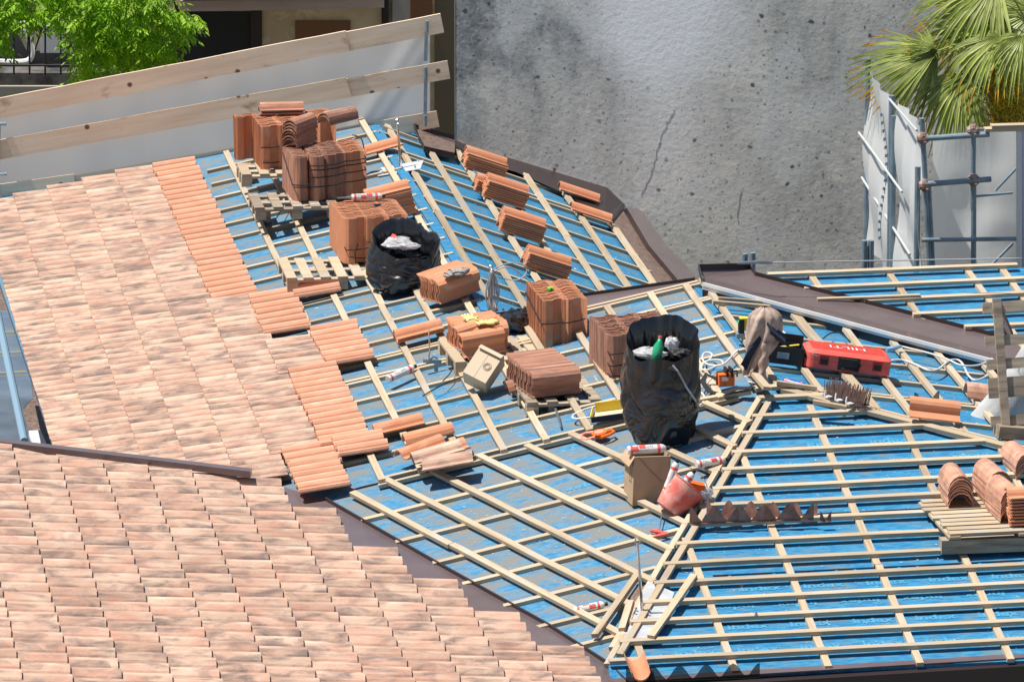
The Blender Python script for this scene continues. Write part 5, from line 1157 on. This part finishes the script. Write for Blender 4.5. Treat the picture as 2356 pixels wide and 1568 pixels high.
# ---- hanging green climber, top left
random.seed(11)
tr = empty('wisteria', Matrix.Translation(V((-8, 20, 0))), 'bright green leafy wisteria hanging over the railing at the top left corner', 'tree')
TP = VP0(V((0, 21.5, 0)), V((1, 0, 0)))
pF = [(-60, -80), (400, -80), (402, 0), (420, 22), (445, 30), (466, 44), (455, 66), (446, 92), (428, 80), (414, 100), (402, 92), (408, 118), (426, 138), (400, 130), (372, 148), (340, 150), (300, 162), (268, 156), (232, 150), (220, 178), (190, 165), (192, 130), (178, 108), (150, 100), (120, 92), (98, 112), (92, 74), (62, 66), (50, 52), (42, 80), (30, 104), (0, 118), (-60, 120)]
lv = MB()
def leaf(P, d, n, L, w):
    s_ = d.cross(n).normalized(); lv.add([P, P + d * L * .4 + s_ * w, P + d * L - n * L * .12, P + d * L * .4 - s_ * w], [(0, 1, 2, 3)])
cnt = 0
while cnt < 1150:
    x, y = U(-50, 470), U(-70, 182)
    if not inside((x, y), pF): continue
    if 45 < x < 185 and 50 < y < 118 and rnd() > .22: continue
    if 240 < x < 340 and 30 < y < 70 and rnd() < .25: continue
    cnt += 1
    dp = U(-.5, .6) ; P = TP.on(x - 14, y - 10, dp); ax = V((U(-1, 1), U(-.9, .3) , U(-1.0, -.15))).normalized(); lv.tint = rnd()
    L = U(.16, .3); nr = V((U(-.5, .5), U(-.6, 0), 1)).normalized()
    for k in range(6):
        q = P + ax * L * k / 6; sd = ax.cross(nr).normalized()
        for s2 in (-1, 1):
            d = (ax * .5 + sd * s2 + V((U(-.2, .2), U(-.2, .2), -.35))).normalized(); leaf(q, d, (nr + V((U(-.4, .4), U(-.4, .4), 0))).normalized(), U(.055, .085), U(.012, .019))
    leaf(P + ax * L, ax, nr, .09, .018)
lv.build('foliage', m_leaf, tr, world=True)
for i in range(7):
    x = 40 + i * 58; pts = spline([TP.on(x, -90, -.3), TP.on(x + U(-20, 20), -20, U(-.3, 0)), TP.on(x + U(-30, 30), 45, -.1), TP.on(x + U(-20, 30), 90 + U(0, 30), .1)]); MB().tube(pts, [.03 - .022 * k / (len(pts) - 1) for k in range(len(pts))], 6).build('stem', m_bark, tr, world=True)
MB().tube(spline([TP.on(360, -90, -.6), TP.on(330, 60, -.7), TP.on(290, 140, -.8), TP.on(285, 700, -.8)]), .06, 8).build('trunk', m_bark, tr, world=True)

# ---- scaffold and sheets on the right
SC = VP0(V((0, 6.2, 0)), r_)                      # front frame plane, along r
SB = None
scf = empty('scaffold', Matrix.Translation(SC.on(2135, 620)), 'steel tube scaffold with rusty couplers and thin netting at the right', 'scaffold')
zb = 8.6
def pole(a, b, rad=.026, name='pole', h=0.0, m=m_steelp, par=None): return MB().tube([SC.on(*a, h), SC.on(*b, h)], rad, 12).build(name, m, par or scf, world=True)
pole((2121, 272), (2142, 660), .025); pole((2138, 430), (2150, 660), .018)
pole((2240, 300), (2238, 480), .024); pole((2240, 420), (2240, 660), .026); 
pole((2126, 319), (2276, 309), .026, 'ledger', .05); pole((2126, 424), (2280, 412), .026, 'ledger', .05); pole((2120, 552), (2420, 548), .02, 'ledger', .05)
pole((2236, 298), (2420, 292), .016, 'ledger', .02)
pole((2290, 438), (2420, 300), .014, 'brace', -.05); pole((2240, 452), (2330, 443), .012, 'brace', -.02); pole((2250, 640), (2330, 560), .014, 'brace', -.03)
for (x, y) in ((2124, 318), (2128, 426), (2240, 414), (2238, 300)):
    P = SC.on(x, y, .03); k = .055
    MB().tube([P - r_ * k, P - r_ * k * .6, P + r_ * k * .6, P + r_ * k], [.03, .046, .046, .03], 10).tube([P - Z * k, P - Z * k * .5, P + Z * k * .5, P + Z * k], [.03, .044, .044, .03], 10).tube([P + V((.02, -.07, -.03)), P + V((.02, -.02, -.03))], .012, 6).build('coupler', mat('coupler%d' % int(x), (.42, .34, .30), .6, (.26, .15, .11), scale=20, metal=.3), scf, world=True)
for dy, th_ in ((0, 0),):
    mb = MB(); mb.grid(lambda a, b: SC.on(2146 + 280 * a, (312 - 12 * math.sin(a * 2.6)) + 340 * b, -.08 - .34 * (1 - b) + .03 * math.sin(a * 9 + b * 4) + .02 * mnoise.noise(V((a * 5, b * 5, 1)))), 40, 30); mb.build('thin_netting', m_netr, scf, world=True, smooth=True)
pole((2345, 300), (2345, 720), .03, 'white_post', .06, m_white); pole((2358, 300), (2362, 720), .035, 'white_post', .06, mat('lilac_white', (.66, .66, .82), .5))
for (a, b, rr_) in (((2265, 306), (2420, 297), .03), ((2280, 298), (2420, 290), .025)):
    o = board(SC.on(*b, .05), SC.on(*a, .05), Z, .1, .03, 'timber_plank', m_wood, scf, jig=False)
# receding side sheet
NR = SC.on(2122, 300); 
def sidep(a, b, off=0.0):     # a: 0 near .. 1 far, b: 0 top .. 1 bottom
    base = NR + u_ * (2.55 * a) + Z * (.06 * a); return base - Z * (1.75 * b) + r_ * (off + .03 * math.sin(b * 9 + a * 7))
shs = empty('white_sheeting', Matrix.Translation(sidep(.5, 1)), 'white plastic sheeting receding along the side of the scaffold beside the concrete wall', 'sheeting')
mb = MB(); mb.grid(lambda a, b: sidep(a * .47, b * .98, .02 * math.sin(a * 20)), 24, 20); mb.build('near_sheet', m_sheet, shs, world=True, smooth=True)
mb = MB(); mb.grid(lambda a, b: sidep(.5 + a * .5, b * .98, .02 * math.sin(a * 16) - .02), 24, 20); mb.build('far_sheet', m_sheet, shs, world=True, smooth=True)
for a, t0, t1 in ((1.0, -.05, 1), (.49, -.02, 1), (.46, .08, 1), (.02, .2, 1)):
    P = sidep(a, 0); MB().tube([P - r_ * .03 - Z * (t0 * 1.75) * 1, P - r_ * .03 - Z * 1.9], .028, 10).build('pole', m_steelp, shs, world=True)
for (b0, b1, a0, a1) in ((0.0, -.0, 0, .5), (.40, .37, .2, 1.03), (.72, .62, .15, 1.03)):
    MB().tube([sidep(a0, b0) - r_ * .05, sidep(a1, b1) - r_ * .05], .012, 8).build('rail', mat('rail%d' % int(b0 * 100), (.50, .53, .54), .4), shs, world=True)
mb = MB()
for k in range(16): P = sidep(.62, .12 + k * .045); mb.tube([P - r_ * .045, P - r_ * .05 - Z * .03], .012, 5)
mb.build('lacing', m_steelp, shs, world=True)
# wire rope and stub pipes in front of the wall
cable([atz(1697, 605, 9.9), atz(1776, 604, 9.88), atz(2050, 599, 9.85), atz(2352, 594, 9.85)], .006, m_cableg, 'thin steel wire rope stretched across behind the rear roof')
tag(MB().tube([atz(1697, 605, 9.9), atz(1740, 603, 9.9), atz(1776, 604, 9.88)], [.012, .016, .014], 8).build('turnbuckle', m_galv, None, world=True), 'galvanised turnbuckle at the left end of the wire rope', 'turnbuckle')
for i, (x, y0) in enumerate(((1736, 592), (1754, 590), (2013, 560), (2028, 560))):
    P = atz(x, 640, 9.3) + u_ * .5; tp2 = P + Z * ((640 - y0) / 265 - .07)
    tag(MB().tube([P - Z * .4, P, tp2], .028, 10).build('pipe', m_steelp, None, M=Matrix.Translation(P), world=True), ('left' if i % 2 == 0 else 'right') + ' grey pipe of the pair in front of the concrete wall, ' + ('behind the gutter end' if i < 2 else 'beside the white sheeting'), 'pipe')
# ---- palm
random.seed(4)
PY = VP0(V((0, 9.6, 0)), V((1, 0, 0)))
pm = empty('fan_palm', Matrix.Translation(V((5.2, 9.9, 0))), 'fan palm with drooping green leaves and yellow flower stalks behind the scaffold', 'palm')
CRN = PY.on(2385, 110, -.2)
def fan(px, py, hd, ang, L, n=30, spread=105, droop=.5, face=V((-.3, -.6, .75)), pet=True):
    """ang: photo direction of the middle of the fan, degrees ccw from right"""
    H = PY.on(px, py, hd); nn = face.normalized(); d0 = V((math.cos(R(ang)), 0, math.sin(R(ang)))); d0 = (d0 - nn * d0.dot(nn)).normalized(); s0 = nn.cross(d0)
    mb = MB(); ms = [m_palm, m_palmtip]; webs = []
    for i in range(n):
        t = -spread + 2 * spread * (i + .5) / n; a = R(t + U(-2, 2)); d = d0 * math.cos(a) + s0 * math.sin(a); LL = L * (1 - .22 * abs(t) / spread) * U(.93, 1.05)
        w = LL * math.sin(R(spread / n)) * .85; w = min(w, .028); sd = d.cross(nn).normalized(); mb.tint = rnd(); dr = droop * U(.7, 1.4)
        c0 = []
        for k in range(7):
            s_ = k / 6; P = H + d * (LL * s_ * (1 - .12 * dr * s_)) - Z * (dr * LL * s_ ** 2.6 * .55) ; ww = w * (s_ * 3.2 if s_ < .32 else 1.02 * (1 - (s_ - .32) / .70)) + .0015
            c0.append((P - sd * ww + nn * .006, P - nn * .006, P + sd * ww + nn * .006))
        for k in range(6):
            mb.cur = 1 if (k == 5 and rnd() < .5) else 0
            for q in range(2): mb.add([c0[k][q], c0[k][q + 1], c0[k + 1][q + 1], c0[k + 1][q]], [(0, 1, 2, 3)])
    mb.build('leaf', ms, pm, world=True)
    if pet: MB().tube(spline([H, H.lerp(CRN, .5) + Z * .12, CRN]), [.008] * 17, 6).build('leaf_stalk', mat('stalk', (.32, .40, .10), .5) if 'stalk' not in bpy.data.materials else bpy.data.materials['stalk'], pm, world=True)
fan(2157, 117, .55, 197, .95, 30, 52, .22, V((-.2, -.55, .8)))
fan(2150, 110, .60, 150, .33, 14, 50, .1, V((-.2, -.7, .6)), pet=False)
fan(2158, 122, .45, 236, .80, 22, 42, .35, V((-.4, -.7, .5)))
fan(2212, 176, .6, 255, .62, 34, 75, .75, V((-.1, -.75, .6)))
fan(2215, 170, .35, 244, .75, 22, 60, .8, V((.2, -.8, .5)))
fan(2300, 84, .5, 215, .70, 30, 85, .85, V((-.1, -.6, .8)))
fan(2352, 84, .6, 262, .50, 32, 100, 1.0, V((.1, -.7, .75)))
fan(2320, 40, .1, 178, 1.0, 34, 75, .35, V((-.2, -.65, .7)))
fan(2300, 5, -.1, 200, .95, 34, 85, .5, V((.2, -.7, .6)))
fan(2290, -40, .1, 205, .95, 34, 90, .6, V((-.1, -.6, .7)))
fan(2270, 75, -.2, 196, .75, 28, 80, .5, V((.2, -.8, .4)))
fan(2380, 30, -.3, 215, .9, 30, 90, .7, V((.1, -.8, .5)))
mb = MB(); mb.grid(lambda a, b: PY.on(2350, 150, -.3) + V((.28 * math.cos(a * 6.283) * (1.0 + .12 * mnoise.noise(V((a * 30, b * 12, 0)))), .28 * math.sin(a * 6.283), -b * 9.5 + .2)), 40, 60, closeu=True); mb.build('trunk', m_bark, pm, world=True)
fl_m = MB()
for i in range(1500):
    P = PY.on(U(2245, 2360), U(160, 300), U(.1, .45)); 
    if P.x < PY.on(2260, 250).x and rnd() < .6: continue
    fl_m.tint = rnd(); d = V((U(-1, 1), U(-.5, .2), U(-1, .6))).normalized(); s_ = d.orthogonal().normalized() * .006; L = U(.03, .09)
    fl_m.add([P - s_, P + s_, P + d * L + s_ * .6, P + d * L - s_ * .6], [(0, 1, 2, 3)])
fl_m.build('flower_stalks', m_flower, pm, world=True)
# ---- lower terrace left of the eave with wet brown metal
LT = PL(V((0, 0, 7.4)))
ter = empty('lower_gutter', Matrix.Translation(LT.on(60, 800)), 'broad brown metal box gutter holding bluish standing water left of the eave', 'gutter')
M = frame(LT.on(60, 800), V((1, 0, 0)), Z)
MB().prism([LT.on(*q) for q in ((-300, 560), (-300, 1200), (240, 1200), (100, 560))], -Z * .2).build('metal_bed', m_browns, ter, world=True)
m_water = mat('puddle', (.10, .13, .17), .04, (.16, .20, .25), scale=1.5, spec=1.0)
MB().prism([LT.on(x, y, .004) for x, y in ((-300, 700), (-300, 1200), (95, 1200), (70, 1010), (52, 940), (76, 915), (60, 800), (48, 735), (20, 715))], -Z * .003).build('standing_water', m_water, ter, world=True)
P0, P1 = LT.on(-6, 720, .9), LT.on(56, 1015, .9); tag(MB().tube([P0, P1], .035, 10).build('scaffold_tube', mat('blue_pipe', (.22, .34, .44), .4), None, M=Matrix.Translation(P0), world=True), 'bluish scaffold tube leaning over the gutter at the left border', 'pipe')
tag(MB().prism([LT.on(*q, .1) for q in ((66, 990), (80, 1030), (112, 1030), (93, 989))], -Z * .05).build('foam_block', m_white, None, world=True), 'white block lying in the left gutter above the dark verge strip', 'block')
for y in (765, 812, 858): tag(MB().tube([LT.on(-40, y, .02), LT.on(60, y - 4, .02)], .005, 5).build('string_line', m_yellow, None, M=Matrix.Translation(LT.on(0, y, .02)), world=True), 'thin yellow string across the left gutter', 'string', 'thin yellow strings across the left gutter')
